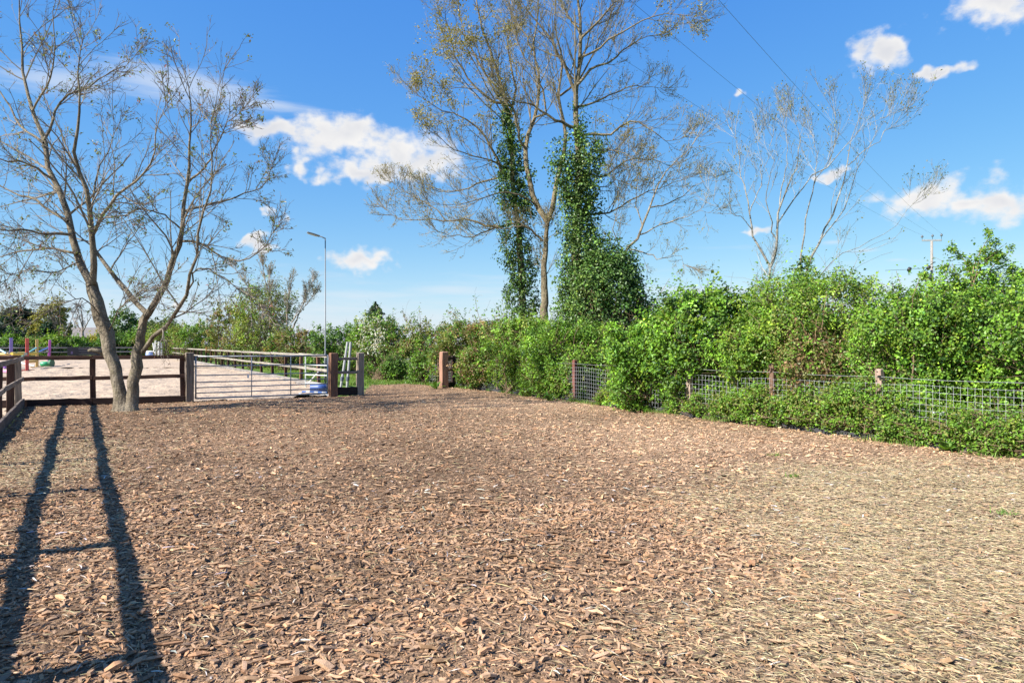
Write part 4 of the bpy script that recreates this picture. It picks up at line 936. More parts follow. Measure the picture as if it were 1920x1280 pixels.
# ------------------------------------------------------------------ shrubs and hedge plants
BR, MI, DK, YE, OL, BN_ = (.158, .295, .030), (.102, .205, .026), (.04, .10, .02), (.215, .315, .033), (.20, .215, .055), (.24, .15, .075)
def crown(mb, base, w, dep, h, zb, n, size, pal, wts, lumps=8, per=26, spread=.13, axis=(1, 0), rough=1.0, asp=.7, topshoots=10, tw=None, twc=(.2, .14, .09), shape=None, fall=.5, lr_=(.24, .42), holes=False):
    ax = np.array([axis[0], axis[1], 0]); ay = np.array([-axis[1], axis[0], 0])
    C, Rd = [], []
    for i in range(lumps):
        r = rng.uniform(*lr_)*min(w, h-zb, dep*1.5)
        fx = rng.uniform(-.5, .5); zt = h*(1-fall*(abs(fx)*2)**2.2*rng.uniform(.2, 1.0)) if shape is None else h*shape(fx)*rng.uniform(.88, 1.0)
        z = rng.uniform(zb+r*.6, max(zb+r*.7, zt-r))
        if i < lumps//3: z = max(zb+r*.6, zt-r)
        C.append(np.array(base)+ax*fx*max(w-1.4*r, .2)+ay*rng.uniform(-.5, .5)*max(dep-1.4*r, .1)+np.array([0, 0, z])); Rd.append(r)
    C = np.array(C); Rd = np.array(Rd)
    nc = max(8, n//per); i = rng.choice(lumps, nc*2, p=Rd**2/np.sum(Rd**2))
    d = nrm(rng.normal(0, 1, (nc*2, 3))+np.array([0, -.15, .28])); rad = Rd[i]*rng.uniform(.55, 1.08, nc*2)
    c = C[i]+d*rad[:, None]*np.array([1.15, 1.0, .95])
    # drop clumps buried in other lumps
    dist = np.linalg.norm(c[:, None]-C[None], axis=2)/Rd[None]; dist[np.arange(len(c)), i] = 9
    k = (dist.min(1) > .6) & (c[:, 2] > zb*.6+.05); c, d = c[k][:nc], d[k][:nc]
    if holes: hk = vnoise(c[:, 0]*1.0+c[:, 1]*.8+11, c[:, 2]*1.2, .5, 71) > .20; c, d = c[hk], d[hk]
    nc = len(c)
    sh = nrm(d*.6+np.array([0, 0, .45])+rng.normal(0, .5, d.shape)); Ls = spread*rng.uniform(1.0, 3.0, nc)
    if topshoots:
        s = np.argsort(-(c[:, 2]+rng.normal(0, .12, nc)))[:topshoots*3]; s = rng.choice(s, min(topshoots, len(s)), replace=False)
        Ls[s] *= rng.uniform(2, 3.4, len(s)); sh[s] = nrm(np.array([0, 0, 1.1])+rng.normal(0, .35, (len(s), 3)))
    tone = rng.lognormal(0, .20*rough, nc)
    j = np.repeat(np.arange(nc), per); t = rng.uniform(-.25, 1, len(j))
    P = c[j]+sh[j]*(Ls[j]*t)[:, None]+rng.normal(0, spread*.62, (len(j), 3))*(1.15-.75*np.clip(t, 0, 1))[:, None]
    Nn = d[j]*.5+np.array([-.22, -.14, .55])+rng.normal(0, .5, P.shape)
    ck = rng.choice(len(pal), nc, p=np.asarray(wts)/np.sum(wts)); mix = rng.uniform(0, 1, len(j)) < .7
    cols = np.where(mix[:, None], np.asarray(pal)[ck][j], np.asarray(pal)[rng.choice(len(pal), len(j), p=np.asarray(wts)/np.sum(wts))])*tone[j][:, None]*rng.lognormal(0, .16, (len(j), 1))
    k = P[:, 2] > .02
    leaves(mb, P[k], Nn[k], size, np.clip(cols[k], .006, .8), asp)
    if tw is not None:
        o = rng.choice(nc, min(nc, 120), replace=False); tgt = c[o]+sh[o]*Ls[o][:, None]*.9
        root = np.array(base)+ax*(rng.uniform(-.32, .32, len(o))*w)[:, None]+ay*(rng.uniform(-.2, .2, len(o))*dep)[:, None]; root[:, 2] = -.05
        f = np.linspace(0, 1, 7)[None, :, None]; mid = root*.45+tgt*.55; mid[:, 2] = tgt[:, 2]*.62
        Q = root[:, None]*(1-f)**2+2*mid[:, None]*f*(1-f)+tgt[:, None]*f**2; Q[:, 1:-1] += rng.normal(0, .035, Q[:, 1:-1].shape)
        rr = np.linspace(1, .25, 7)[None]*rng.uniform(.008, .022, (len(o), 1)); tubes(tw, Q, rr, 4, barkc(len(o), twc))
        Pd, Rd_ = grow(Q, rr, 5, .3, 1, .8, .35, 5, .2, .03, .6, .0035, lmin=.2, lmax=.9); tubes(tw, Pd, Rd_, 3, barkc(len(Pd), twc))
    return c
def shrub(name, label, cat, x, d, wpx, ytop, n, size, pal, wts, dep=1.6, zb=.1, group=None, base_d=None, axis=(1, 0), petals=0, wm=None, **kw):
    base = W(x, 0, d); base[2] = 0; w = wpx/FPX*d; h = H0-(ytop-645)/FPX*d
    if group == GHR: w *= 1.22; n = int(n*1.42); kw.setdefault('fall', .2); kw['lumps'] = int(kw.get('lumps', 8)*2.0); kw.setdefault('lr_', (.15, .34)); kw['holes'] = True; kw.setdefault('rough', 1.7)
    if wm is not None: w = wm
    o = thing(name, label, cat, base, group)
    m_, t_ = MB(), MB()
    c = crown(m_, base, w, dep, h, zb, n, size, pal, wts, axis=axis, tw=t_, **kw)
    if t_.v: part('stems', t_, MT['twig'], o)
    part('foliage', m_, MT['leaf'], o)
    if petals:
        ok = np.nonzero((c[:, 1] < base[1]+.2) & (np.abs(c[:, 0]-base[0]) < w*.2) & (c[:, 2] > h*.35))[0]; i = rng.choice(ok, petals); P = np.repeat(c[i], 16, 0)+rng.normal(0, .15, (petals*16, 3)); b_ = MB()
        leaves(b_, P+np.array([-.1, -.2, .05]), rng.normal(0, 1, P.shape)+np.array([-.5, -.6, .5]), .085, tints(len(P), [(.62, .62, .56), (.5, .52, .44)]), .9); part('blossom', b_, MT['petal'], o)
    return o
GHR, GBR, GHL = 'hedge shrubs behind the wire fence', 'bramble mounds growing through the wire fence', 'shrubs beyond the arena fence'
sx = (.49, -.87)
# main hedge behind the wire fence, from the opening to the right picture edge
shrub('hedge_shrub', 'olive twiggy hedge shrub right behind the lone opening post', 'shrub', 872, 28.0, 120, 598, 11000, .085, [OL, MI, BN_, BR], [.4, .3, .15, .15], 2.2, group=GHR, lumps=8)
shrub('hedge_shrub', 'reddish brown twiggy hedge shrub left of the narrow ivy column', 'shrub', 935, 24.8, 110, 602, 11000, .08, [OL, BN_, MI, BR], [.35, .25, .25, .15], 2.0, group=GHR, lumps=8)
shrub('hedge_shrub', 'mid green hedge shrub below the narrow ivy column', 'shrub', 990, 22.6, 120, 598, 14000, .075, [BR, MI, OL, YE], [.4, .3, .2, .1], 2.0, group=GHR, lumps=9)
shrub('hedge_shrub', 'bright green hedge shrub below the tall ivy trunk', 'shrub', 1062, 20.9, 130, 602, 17000, .07, [BR, MI, YE, DK], [.5, .3, .12, .08], 1.9, group=GHR, lumps=10)
shrub('hedge_shrub', 'glossy bright green bush spilling over the wire beside a wooden post', 'shrub', 1228, 17.0, 140, 592, 21000, .075, [BR, MI, (.12, .265, .036), YE], [.45, .25, .2, .1], 1.6, zb=.0, group=GHR, lumps=11, asp=.75)
shrub('hedge_shrub', 'lush green hedge shrub left of the pale slender tree', 'shrub', 1330, 16.2, 170, 545, 19000, .085, [BR, MI, YE, DK], [.4, .3, .15, .15], 2.2, group=GHR, lumps=11)
shrub('hedge_shrub', 'leafy hedge shrub round the foot of the pale slender tree', 'shrub', 1430, 15.0, 160, 606, 17000, .065, [BR, YE, MI, OL], [.4, .25, .25, .1], 2.0, group=GHR, lumps=10)
shrub('hedge_shrub', 'tall yellow green hedge shrub right of the pale slender tree', 'shrub', 1520, 14.6, 180, 515, 26000, .058, [YE, BR, MI, OL], [.35, .35, .2, .1], 2.4, group=GHR, lumps=12)
shrub('bramble_tangle', 'brown tangle of bramble stems in front of the tall yellow green shrub', 'bramble', 1535, 13.4, 150, 605, 9000, .06, [OL, BN_, MI, BR], [.35, .25, .25, .15], 1.2, group=None, lumps=8, twc=(.26, .17, .10))
shrub('hedge_shrub', 'low green hedge shrub filling the dip left of the tall hawthorn', 'shrub', 1628, 13.8, 130, 592, 14000, .065, [MI, BR, OL, DK], [.4, .3, .15, .15], 2.0, group=GHR, lumps=9)
shrub('hedge_shrub', 'tall hawthorn with spreading sprays against the sky at the right edge', 'shrub', 1835, 12.6, 290, 528, 42000, .06, [BR, MI, YE, DK], [.4, .3, .18, .12], 2.6, group=GHR, lumps=18, topshoots=26)
shrub('hedge_shrub', 'bushy hawthorn flank nearest the insulated fence post at the right edge', 'shrub', 1730, 12.0, 150, 565, 20000, .06, [BR, MI, YE, DK], [.42, .3, .18, .1], 1.8, group=GHR, lumps=11)
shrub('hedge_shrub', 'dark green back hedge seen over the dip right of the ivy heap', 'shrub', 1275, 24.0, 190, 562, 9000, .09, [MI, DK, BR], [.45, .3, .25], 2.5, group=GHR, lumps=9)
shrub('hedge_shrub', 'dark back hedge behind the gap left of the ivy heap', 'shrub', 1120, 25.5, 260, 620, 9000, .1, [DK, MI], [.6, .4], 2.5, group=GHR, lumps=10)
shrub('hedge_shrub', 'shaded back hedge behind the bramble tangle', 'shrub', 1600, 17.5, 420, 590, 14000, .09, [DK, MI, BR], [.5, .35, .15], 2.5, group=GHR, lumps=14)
shrub('hedge_shrub', 'hedge shrub carrying on past the right picture edge', 'shrub', 2080, 10.6, 320, 545, 16000, .07, [BR, MI, YE, DK], [.4, .3, .18, .12], 2.2, group=GHR, lumps=14)
# spire of the hawthorn: arching sprays above the crown
def sprays(name, label, px_list, d, n, size, pal, parent_loc):
    o = thing(name, label, 'shrub', parent_loc, GHR); t_, m_ = MB(), MB()
    lm = [limb(p, d, dd, .02, .004, 9, .012) for p, dd in px_list]; P0, R0 = stack(lm); tubes(t_, P0, R0, 5, barkc(len(P0), (.22, .16, .1)))
    P1, R1 = grow(P0, R0, 9, .1, 1, .9, .28, 6, .12, .03, .6, .003, lmin=.15, lmax=.6); tubes(t_, P1, R1, 3, barkc(len(P1), (.22, .16, .1)))
    q, _ = tips(np.concatenate([P1]), n, .8); q = q+rng.normal(0, .035, q.shape)
    leaves(m_, q, rng.normal(0, .6, q.shape)+np.array([-.2, -.2, .8]), size, tints(len(q), pal), .7); part('stems', t_, MT['twig'], o); part('foliage', m_, MT['leaf'], o)
sprays('hawthorn_sprays', 'arching leafy sprays topping the tall hawthorn near the utility pole',
  [([(1822, 600), (1822, 540), (1826, 500), (1838, 470), (1856, 440)], -.2), ([(1822, 540), (1815, 505), (1800, 480), (1785, 468)], .3), ([(1825, 530), (1850, 490), (1885, 458)], -.3), ([(1825, 545), (1860, 500), (1895, 470)], .3),
   ([(1820, 560), (1790, 520), (1772, 505)], -.3), ([(1760, 580), (1745, 540), (1730, 520)], .1), ([(1880, 580), (1900, 540), (1912, 515)], .2), ([(1770, 600), (1775, 555), (1790, 530)], .2), ([(1830, 560), (1870, 525), (1905, 505)], -.2), ([(1700, 600), (1695, 570), (1680, 550)], -.1),
   ([(1900, 600), (1925, 560), (1940, 540)], .2)], 12.6, 5200, .05, [BR, MI, YE], (*W(1822, 0, 12.6)[:2], 0))
# brambles and low growth through the wire
br = [(885, 25.6, 90, 672, 'leafy bramble mound beside the dark post at the opening', 8000, .075), (945, 22.8, 100, 678, 'leafy bramble mound covering the wire below the reddish shrub', 9000, .07), (1015, 20.6, 100, 672, 'bramble mound under the short pale post top', 9000, .07),
      (1062, 19.2, 40, 690, 'small bramble clump hugging the dark red fence post', 3500, .06), (1128, 17.9, 40, 735, 'tiny leafy clump at the foot of the bare mesh panel', 2200, .05), (1335, 14.5, 90, 738, 'bramble under the mesh left of the pale slender tree', 6000, .055),
      (1425, 13.2, 110, 728, 'bramble mound on the wire below the pale slender tree', 8000, .055), (1510, 12.4, 120, 742, 'bramble mound below the brown tangle', 8000, .052), (1590, 11.7, 110, 735, 'bramble mound left of the thick pale fence post', 7500, .05),
      (1690, 10.95, 130, 762, 'low bramble mat right of the thick pale fence post', 8500, .048), (1790, 10.2, 130, 782, 'low bramble mat below the grey pipe', 8000, .046), (1885, 9.55, 110, 782, 'dark low bramble under the mesh in the right corner', 7000, .046),
      (1960, 9.0, 90, 770, 'bramble mound cut off by the right picture edge', 4500, .046)]
for x, d, wp, yt, lab, n, s in br:
    u = (x-960)/FPX; t = (SF0[1]*u-SF0[0])/(SFD[0]-SFD[1]*u); p = on_sf(t)-SFn*rng.uniform(.12, .3)      # rooted just behind the wire
    small = wp <= 40
    shrub('bramble_mound', lab, 'bramble', 960+p[0]/p[1]*FPX, p[1], wp, yt+(rng.uniform(-26, 6) if x < 1600 else rng.uniform(-8, 10)), int(n*1.95), s, [MI, BR, OL, YE], [.38, .32, .2, .1], .62, zb=.0, group=GBR, lumps=7 if small else 20, per=18, spread=.085, topshoots=7, axis=SFD, fall=.35, wm=.7 if small else 2.5)
# weeds along the yard edge and tufts in it
def rosette(name, label, x, y, n, L, w, pal, group):
    d = H0*FPX/(y-645); b = W(x, y, d); b[2] = 0; o = thing(name, label, 'weed', b, group); m_ = MB()
    for k in range(n):
        a = rng.uniform(0, 6.283); e = rng.uniform(.25, 1.2); l = L*rng.uniform(.6, 1.2); dr = np.array([math.cos(a)*math.cos(e), math.sin(a)*math.cos(e), math.sin(e)]); s = np.array([-math.sin(a), math.cos(a), 0]); ww = w*rng.uniform(.7, 1.2)
        pts = [b+np.array([0, 0, .01]), b+dr*l*.35, b+dr*l*.7-np.array([0, 0, l*.05]), b+dr*l-np.array([0, 0, l*.2])]; wd_ = [.15, .9, 1.0, .05]
        v = []
        for p, q in zip(pts, wd_): v += [p-s*ww*q+np.array([0, 0, ww*.3*q]), p, p+s*ww*q+np.array([0, 0, ww*.3*q])]
        f = []
        for r_ in range(3):
            for c_ in range(2): f.append([r_*3+c_, r_*3+c_+1, r_*3+c_+4, r_*3+c_+3])
        m_.add(v, f, tints(1, pal)[0])
    part('leaves', m_, MT['leaf'], o, True)
WP = [(.12, .24, .04), (.16, .30, .05), (.09, .18, .03)]
GW = 'weeds along the yard edge'
rosette('broad_leaved_weed', 'broad leaved weed at the yard edge below the low bramble mat', 1775, 846, 22, .26, .05, WP, GW)
rosette('broad_leaved_weed', 'broad leaved weed in the right corner under the mesh', 1872, 853, 26, .28, .045, WP, GW)
rosette('broad_leaved_weed', 'pale green dock at the bottom of the fence near the grey pipe', 1768, 832, 10, .30, .06, [(.22, .34, .12), (.16, .30, .06)], GW)
rosette('broad_leaved_weed', 'leafy weed at the foot of the lone opening post', 818, 729, 24, .4, .045, [(.14, .30, .04), (.11, .24, .03)], GW)
rosette('broad_leaved_weed', 'leafy weed below the bramble under the short pale post top', 1028, 752, 20, .32, .04, WP, GW)
rosette('broad_leaved_weed', 'low weed at the yard edge below the thick pale fence post', 1660, 826, 16, .2, .035, WP, GW)
rosette('broad_leaved_weed', 'low weed at the foot of the glossy bright green bush', 1210, 772, 16, .22, .035, WP, GW)
rosette('broad_leaved_weed', 'low weed below the bramble mound under the pale slender tree', 1440, 800, 16, .22, .035, WP, GW)
for x, y, lab in ((1490, 895, 'larger green grass tuft in the open right side of the bark yard'), (1888, 965, 'green grass tuft in the straw near the right edge'), (1455, 856, 'faint small grass tuft behind the larger grass tuft')):
    d = H0*FPX/(y-645); b = W(x, y, d); b[2] = 0; m_ = MB(); n = 40
    blades(m_, b[0]+rng.normal(0, .06, n), b[1]+rng.normal(0, .04, n), .01, .03, .09, .004, [(.13, .27, .04), (.2, .3, .07)], .8)
    single('grass_tuft', m_, MT['grass'], b, lab, 'grass tuft', 'grass tufts in the bark yard', kind=None)

# shrubs and trees beyond the arena fence, from the opening leftwards
shrub('far_shrub', 'olive shrub left of the lone opening post', 'shrub', 795, 33, 110, 598, 9000, .1, [OL, MI, BN_, BR], [.4, .3, .15, .15], 2.6, group=GHL, lumps=9)
shrub('blossoming_hawthorn', 'hawthorn with white blossom above the white poles', 'shrub', 712, 34, 130, 592, 11000, .1, [MI, BR, OL], [.45, .35, .2], 2.8, lumps=10, petals=60)
shrub('far_shrub', 'dark green rounded shrub behind the nearest floodlight pole', 'shrub', 632, 37, 120, 612, 10000, .11, [MI, DK, BR], [.5, .25, .25], 3, group=GHL, lumps=9)
shrub('far_shrub', 'twiggy shrub with brown stems left of the nearest floodlight pole', 'shrub', 560, 42, 110, 610, 8000, .12, [MI, OL, BN_], [.4, .35, .25], 3, group=GHL, lumps=9)
shrub('far_shrub', 'tall yellow olive shrub mid way along the arena fence', 'shrub', 500, 47, 110, 530, 11000, .13, [YE, OL, MI], [.3, .45, .25], 3.2, group=GHL, lumps=12, per=20, spread=.25)
shrub('far_shrub', 'brown olive thicket right of the middle floodlight pole', 'shrub', 445, 52, 100, 565, 9000, .14, [OL, BN_, MI], [.5, .25, .25], 3.2, group=GHL, lumps=9)
shrub('far_shrub', 'long green hedge stretch left of the middle floodlight pole', 'shrub', 370, 66, 100, 606, 7000, .18, [MI, BR, OL], [.4, .3, .3], 4, group=GHL, lumps=9, spread=.25)
shrub('far_shrub', 'green hedge stretch right of the forked tree trunk', 'shrub', 310, 80, 90, 604, 6000, .2, [MI, OL, YE], [.4, .4, .2], 4, group=GHL, lumps=9, spread=.28)
for lab, x, w_, yt, n in (('nettle bank in front of the blossoming hawthorn', 725, 90, 672, 4500), ('nettle bank left of the lone opening post', 795, 70, 668, 4500)):
    shrub('nettle_bank', lab, 'nettles', x, 30.5 if x < 760 else 28.6, w_, yt, n, .09, [(.12, .22, .04), BR, MI], [.4, .3, .3], 1.6, zb=.0, group='nettle banks beside the opening', lumps=8, topshoots=8)
bare_tree('twiggy_bare_tree', 'small bare tree with dense grey twigs above the yellow olive shrub', W(548, 0, 46),
  [([(538, 670), (538, 610), (540, 560), (546, 525)], .10, .02, 0), ([(540, 640), (562, 585), (578, 545), (586, 525)], .07, .012, .6), ([(535, 640), (510, 570), (496, 520), (492, 495)], .07, .012, -.6), ([(535, 640), (482, 570), (458, 525), (436, 500)], .06, .012, .5)],
  [([(546, 605), (575, 570), (592, 550)], .04, .012, .5), ([(532, 605), (505, 555), (508, 510)], .04, .012, .3)], 46, bark=(.33, .28, .23), tw=(.3, .25, .21), m1=14, m2=6, m3=4, up=.14, tc=.007, leafn=1500, leafsz=.1, bb=.6, l1=2.6)
# dark conifer peeping over
def conifer(label, x, d, wpx, ytop, n, size):
    b = W(x, 0, d); b[2] = 0; h = H0-(ytop-645)/FPX*d; w_ = wpx/FPX*d; o = thing('conifer', label, 'tree', b); m_ = MB(); tube(m_, [b, b+np.array([0, 0, h*.95])], [.2, .03], 7, (.1, .07, .05)); part('trunk', m_, MT['bark'], o)
    m_ = MB(); z = h*(1-rng.uniform(0, 1, n)**.6*.8); r = (1-z/h)*w_*.9*rng.uniform(.3, 1, n)*(.7+.6*(np.sin(z*5)>0)); a = rng.uniform(0, 6.283, n)
    P = b+np.stack([np.cos(a)*r, np.sin(a)*r, z-.25*r], 1); leaves(m_, P, np.stack([np.cos(a), np.sin(a), np.full(n, .6)], 1)+rng.normal(0, .4, P.shape), size, tints(n, [(.02, .05, .025), (.03, .065, .03)]), .35); part('foliage', m_, MT['leaf'], o)
conifer('dark conifer tip showing over the blossoming hawthorn', 704, 48, 110, 566, 5000, .28)
# far tree line left
def far_tree(name, label, x, d, wpx, ytop, n, size, pal, wts=None, zb=1.0, **kw):
    b = W(x, 0, d); b[2] = 0; w_ = wpx/FPX*d; h = H0-(ytop-645)/FPX*d; o = thing(name, label, 'tree', b, 'far trees beyond the arena'); m_ = MB()
    tube(m_, [b-np.array([0, 0, .1]), b+np.array([0, 0, h*.6])], [.3, .12], 7, (.16, .12, .09)); part('trunk', m_, MT['bark'], o)
    m_ = MB(); crown(m_, b, w_, w_*.8, h, zb, n, size, pal, wts or [1]*len(pal), spread=.35, per=22, topshoots=6, **kw); part('crown', m_, MT['leaf'], o)
EV = [(.015, .042, .024), (.024, .058, .03)]
far_tree('far_evergreen', 'very dark evergreen tree far off above the coloured jumps', 40, 118, 58, 576, 7000, .4, EV, lumps=12)
far_tree('far_evergreen', 'dark spreading evergreen at the far left edge', 18, 112, 100, 612, 5000, .4, [(.03, .055, .03), (.018, .042, .022)], lumps=10)
far_tree('far_tree', 'yellow green far tree behind the dark evergreen', 97, 114, 62, 567, 6000, .4, [(.30, .29, .06), (.23, .235, .055)], lumps=11)
far_tree('far_evergreen', 'small dark pointed evergreen before the yellow green far tree', 92, 106, 20, 604, 2500, .35, EV, lumps=6)
far_tree('far_tree', 'mid green far tree between the two stems of the forked tree', 230, 105, 70, 582, 5500, .36, [(.06, .12, .035), (.09, .16, .04)], lumps=10)
far_tree('far_tree', 'dull green far tree behind the green hedge stretch', 300, 118, 80, 596, 4000, .36, [(.10, .13, .045), (.09, .15, .04)], lumps=9)
far_tree('far_tree', 'pale hazy far tree at the left picture edge', 2, 128, 50, 580, 2500, .36, [(.22, .21, .14), (.14, .16, .07)], lumps=8)
bare_tree('far_bare_tree', 'leafless far tree over the grey roof left of the forked trunk', W(155, 0, 120), [([(155, 650), (155, 620), (154, 590), (152, 572)], .28, .06, 0)], [([(155, 625), (140, 600), (132, 580)], .13, .05, 1), ([(155, 622), (168, 598), (176, 578)], .13, .05, -1), ([(155, 615), (148, 590), (143, 572)], .1, .04, -1)], 120, bark=(.3, .26, .24), tw=(.32, .28, .26), m1=12, m2=5, m3=3, up=.1, tc=.018, leafn=0, l1=3.5)
for x, d, wp, yt, lab, pl in ((15, 98, 60, 628, 'bright green far hedge bush behind the purple jump stand', [BR, MI]), (62, 97, 60, 630, 'bright green far hedge bush behind the yellow jump stand', [BR, MI, OL]), (108, 96, 60, 624, 'bright green far hedge bush left of the grey roof', [BR, YE, MI]), (150, 96, 50, 634, 'far hedge bush below the grey roof', [MI, BR]),
                          (182, 100, 30, 626, 'yellow far bush beside the forked trunk', [(.3, .26, .03), YE]), (215, 95, 60, 622, 'far hedge bush behind the left stem of the forked tree', [MI, DK]), (262, 95, 50, 616, 'far hedge bush behind the right stem of the forked tree', [MI, BR]), (-30, 98, 60, 626, 'far hedge bush cut off by the left picture edge', [MI, BR])):
    shrub('far_hedge_bush', lab, 'shrub', x, d, wp, yt, 3600, .24, pl, [1]*len(pl), 3.5, group='far hedge bushes beyond the arena', lumps=8, spread=.28, topshoots=4)
dh = MB(); t_ = MB(); b = W(110, 0, 94); b[2] = 0
o = thing('clipped_far_hedge', 'low dark clipped hedge behind the far arena fence', 'hedge', b); crown(dh, b, 28, 1.5, 1.5, 0, 9000, .22, [(.02, .045, .02), (.03, .06, .02)], [1, 1], lumps=40, spread=.2, per=20, topshoots=0); part('foliage', dh, MT['leaf'], o)
# long low building beyond the trees
b = W(155, 0, 135); b[2] = 0
o = thing('far_building', 'long low building with a grey roof far beyond the arena', 'building', b)
m = MB(); box(m, b+np.array([-6, 0, 0]), b+np.array([9, 6, 3.0]), (.3, .24, .2)); part('wall', m, MT['brick'], o)
m = MB(); e = [(-6.3, -.4, 2.95), (9.3, -.4, 2.95), (9.3, 3, 4.9), (-6.3, 3, 4.9), (-6.3, 6.4, 2.95), (9.3, 6.4, 2.95)]; m.add([b+np.array(q) for q in e], [[0, 1, 2, 3], [3, 2, 5, 4]], (.19, .17, .165)); m.more([[0, 3, 4], [1, 5, 2]]); part('roof', m, MT['brick'], o)
for k in range(4): m = MB(); box(m, b+np.array([-4.5+k*3.4, -.05, 1.0]), b+np.array([-3.2+k*3.4, .05, 2.2]), (.05, .06, .07)); part('window', m, MT['plast'], o)

# ------------------------------------------------------------------ show jumps in the arena
def stand(x, ybase, ytop, c, label, tilt=0):
    d = H0*FPX/(ybase-645); b = W(x, ybase, d); b[2] = 0; z = H0-(ytop-645)/FPX*d; o = thing('jump_stand', label, 'jump stand', b, 'coloured jump stands')
    m_ = MB(); beam(m_, b, b+np.array([tilt, 0, z]), .17, .17, up=(.86, .5, 0), colr=c, ch=.02); part('upright', m_, MT['paint'], o)
    m_ = MB(); q = np.array([.3, .2, 0]); beam(m_, b-q+np.array([0, 0, .05]), b+q+np.array([0, 0, .05]), .12, .1, colr=np.asarray(c)*.8); q = np.array([-.25, .38, 0]); beam(m_, b-q+np.array([0, 0, .06]), b+q+np.array([0, 0, .06]), .12, .1, colr=np.asarray(c)*.8); part('foot', m_, MT['paint'], o)
    m_ = MB(); box(m_, b+np.array([-.1, -.14, .95]), b+np.array([.1, -.09, 1.1]), (.1, .1, .1)); part('pole_cup', m_, MT['plast'], o)
    return b
PU, RE, YL, MG, TQ, BL, WH = (.22, .17, .42), (.50, .09, .07), (.56, .38, .14), (.44, .10, .36), (.20, .46, .46), (.11, .20, .46), (.56, .56, .55)
stand(21, 692, 633, PU, 'purple jump stand upright, leftmost of four')
stand(51, 696, 634, RE, 'red jump stand upright, second of four')
stand(69.5, 689, 636, YL, 'sandy yellow jump stand upright, third of four')
stand(91, 681, 637, MG, 'magenta jump stand upright, rightmost of four', .12)
def pole(pxs, c, label, r=.055, d=(45, 45), bands=0, grp='loose jump poles'):
    a, b_ = W(*pxs[0], d[0]), W(*pxs[1], d[1]); o = thing('jump_pole', label, 'jump pole', (a+b_)/2, grp)
    n = 2*bands+1 if bands else 1
    for k in range(n):
        m_ = MB(); p0, p1 = a+(b_-a)*k/n, a+(b_-a)*(k+1)/n; tube(m_, [p0, p1], r, 8, c if k % 2 == 0 else WH); part('band' if n > 1 else 'shaft', m_, MT['paint'], o, False)
pole([(-8, 651), (11, 662)], (.55, .78, .82), 'pale turquoise jump pole sloping down at the left edge', d=(44, 44))
pole([(-10, 664), (20, 664)], YL, 'yellow jump pole level left of the purple stand', .09, (44.2, 44.2))
pole([(-12, 669), (20, 668)], (.8, .72, .6), 'cream jump pole below the yellow pole left of the purple stand', .05, (44.3, 44.3))
pole([(22, 663), (68, 662)], (.62, .45, .08), 'mustard jump plank between the purple and sandy yellow stands', .10, (44, 46.5))
pole([(40, 669), (68, 652)], TQ, 'turquoise jump pole rising to the sandy yellow stand', d=(45, 46.5))
pole([(71, 660), (90, 652)], BL, 'blue jump pole rising to the magenta stand', .06, (48, 56))
pole([(50, 678), (68, 677)], YL, 'short yellow jump plank low between the red and sandy yellow stands', .09, (46, 46.5))
pole([(6, 689), (22, 679)], TQ, 'turquoise jump pole lying behind the purple stand', .05, (46.5, 58), 2)
pole([(40, 680), (64, 686)], (.5, .7, .85), 'pale blue jump pole lying behind the red stand', .05, (57, 50), 2)
pole([(38, 689), (72, 688)], WH, 'white jump pole lying on the sand behind the red stand', .05, (47.5, 48.5))
def filler(x0, x1, y0, y1, c, label, name='jump_filler'):
    d = H0*FPX/(y1-645); a, b_ = W(x0, y1, d), W(x1, y1, d); h = (y1-y0)/FPX*d; o = thing(name, label, 'jump filler', (a+b_)/2)
    m_ = MB(); beam(m_, a+np.array([0, 0, h/2]), b_+np.array([0, 0, h/2]), .35, h, colr=c, ch=.04, rings=4); part('block', m_, MT['paint'], o)
    m_ = MB()
    for q in (a+(b_-a)*.12, b_-(b_-a)*.12): box(m_, q+np.array([-.05, -.22, 0]), q+np.array([.05, .22, .06]), np.asarray(c)*.6)
    part('foot', m_, MT['paint'], o)
filler(5, 24, 693, 699, (.75, .33, .52), 'pink low jump filler in front of the purple stand')
filler(2, 13, 686, 691, (.26, .10, .40), 'violet low jump filler left of the purple stand')
d = 48; a, b_ = W(77, 0, d), W(92, 0, d); o = thing('green_roller', 'green plastic roller with a dark end wheel on the sand by the magenta stand', 'roller', (a[0], d, 0))
m = MB(); tube(m, [(a[0], d, .2), (a[0]+.02, d, .21), (b_[0], d+.1, .22)], [.12, .17, .19], 12, (.03, .30, .14)); part('drum', m, MT['plast'], o, True)
m = MB(); tube(m, [(b_[0], d+.1, .27), (b_[0]+.16, d+.1, .27)], .28, 16, (.015, .12, .05)); part('wheel', m, MT['plast'], o)
# white wings and barrel at the far end of the arena
for x, yt, yb, tl, lab in ((287.5, 643, 667, .25, 'leftmost leaning white jump wing at the far end of the arena'), (292, 638, 668, -.05, 'tallest white jump wing at the far end of the arena'), (298, 640, 668, 0.0, 'right white jump wing at the far end of the arena')):
    d = 78.; b = W(x, 0, d); b[2] = 0; z = H0-(yt-645)/FPX*d; o = thing('jump_wing', lab, 'jump wing', b, 'white jump wings')
    m = MB(); tube(m, [b+np.array([tl, 0, 0]), b+np.array([0, 0, z])], .11, 8, WH); part('upright', m, MT['paint'], o)
    if x > 290:
        m = MB(); tube(m, [b+np.array([.25, .1, 0]), b+np.array([.22, .1, z*.93])], .09, 8, WH); part('upright', m, MT['paint'], o)
        m = MB(); tube(m, [b+np.array([0, .05, z*.9]), b+np.array([.24, .1, z*.9])], .05, 6, WH); tube(m, [b+np.array([0, .05, z*.35]), b+np.array([.24, .1, z*.35])], .05, 6, WH); part('crossbar', m, MT['paint'], o)
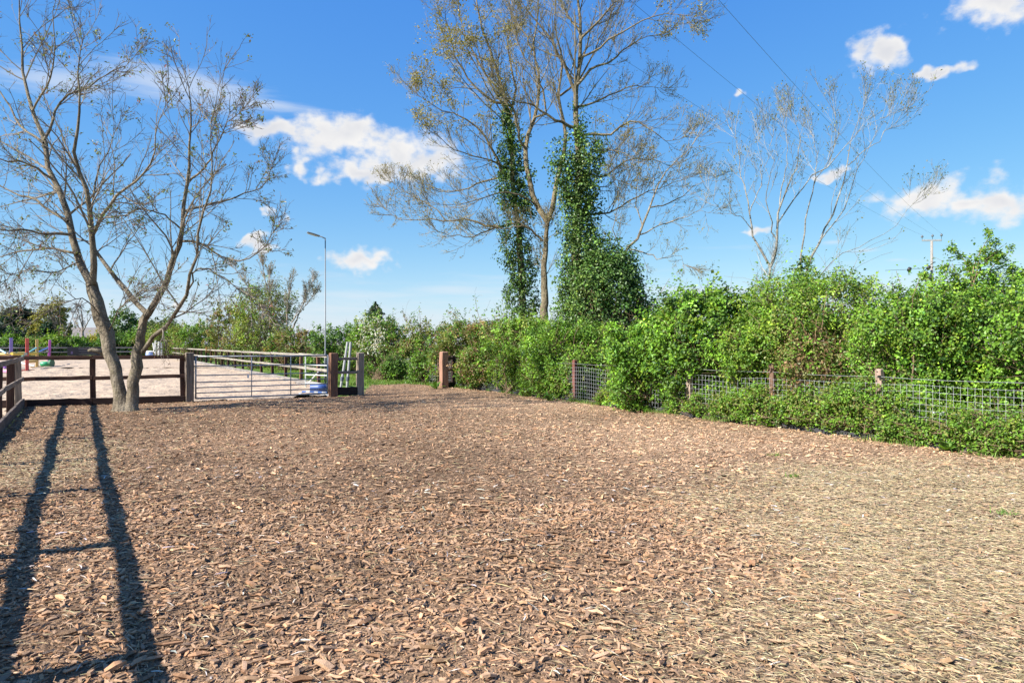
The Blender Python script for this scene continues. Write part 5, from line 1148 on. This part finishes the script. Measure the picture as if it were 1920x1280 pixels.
b = W(281, 0, 78); b[2] = 0; o = thing('barrel', 'pale blue barrel with a white lid between the tree stem and white wings', 'barrel', b)
m = MB(); tube(m, [b, b+np.array([0, 0, .1]), b+np.array([0, 0, .4]), b+np.array([0, 0, .7])], [.38, .42, .44, .40], 14, (.25, .33, .55)); part('drum', m, MT['plast'], o, True)
m = MB(); tube(m, [b+np.array([0, 0, .7]), b+np.array([0, 0, .78]), b+np.array([0, 0, .85])], [.43, .43, .3], 14, (.75, .77, .78)); part('lid', m, MT['plast'], o)
# things stacked by the gate
q = W(602, 0, 22.6); q[2] = 0
o = thing('blue_drum', 'blue plastic drum lying on the ground behind the gate end', 'drum', q)
m = MB(); ax = np.array([.93, .25, 0]); c0 = q+np.array([0, 0, .17]); tube(m, [c0-ax*.36, c0-ax*.34, c0-ax*.12, c0-ax*.11, c0+ax*.11, c0+ax*.12, c0+ax*.34, c0+ax*.36], [.11, .13, .13, .14, .14, .13, .13, .11], 16, (.045, .09, .27)); part('body', m, MT['plast'], o, True)
m = MB(); tube(m, [c0+ax*.36, c0+ax*.372], .09, 14, (.02, .03, .10)); part('end_cap', m, MT['plast'], o)
for i, (xa, ya, xb, yb, c, lab) in enumerate(((566, 735, 618, 737, BL, 'blue and white banded ground pole below the blue drum'), (560, 739, 616, 741, (.6, .62, .62), 'grey and white ground pole in front of the blue drum'))):
    pole([(xa, ya), (xb, yb)], c, lab, .045, (22.1-.3*i, 22.3-.35*i), 3, 'ground poles by the gate')
for k, (x0, lean, lab) in enumerate(((638, .25, 'left of two white plastic poles leaning behind the short fence section'), (650, .14, 'right of two white plastic poles leaning behind the short fence section'))):
    b = W(x0, 0, 23.4); b[2] = 0; z = H0-(641-645)/FPX*23.4
    o = thing('white_pole', lab, 'pole', b, 'white poles by the gate')
    m = MB(); tube(m, [b, b+np.array([lean, 0, z])], .042, 10, (.36, .36, .37)); part('shaft', m, MT['plast'], o)
    m = MB(); tube(m, [b+np.array([lean*.22, 0, z*.22]), b+np.array([lean*.3, 0, z*.3])], .062, 10, (.10, .11, .14)); part('sleeve', m, MT['plast'], o)
# galvanised hurdle behind the gate end
a, b_ = W(573, 0, 25.0)[:2], W(617, 0, 24.2)[:2]
o = thing('metal_hurdle', 'pale galvanised hurdle standing behind the right end of the gate', 'hurdle', p3((a+b_)/2, 0))
for p in (a, b_): m = MB(); tube(m, [p3(p, -.02), p3(p, 1.15)], .025, 8, (.5, .55, .52)); part('upright', m, MT['galv'], o)
for z in (.2, .5, .85): m = MB(); tube(m, [p3(a, z), p3(b_, z)], .02, 8, (.5, .52, .52)); part('bar', m, MT['galv'], o)
m = MB(); tube(m, [p3(a+(b_-a)*.1, .18), p3(a+(b_-a)*.55, .62)], .022, 8, (.6, .6, .6)); part('brace', m, MT['galv'], o)
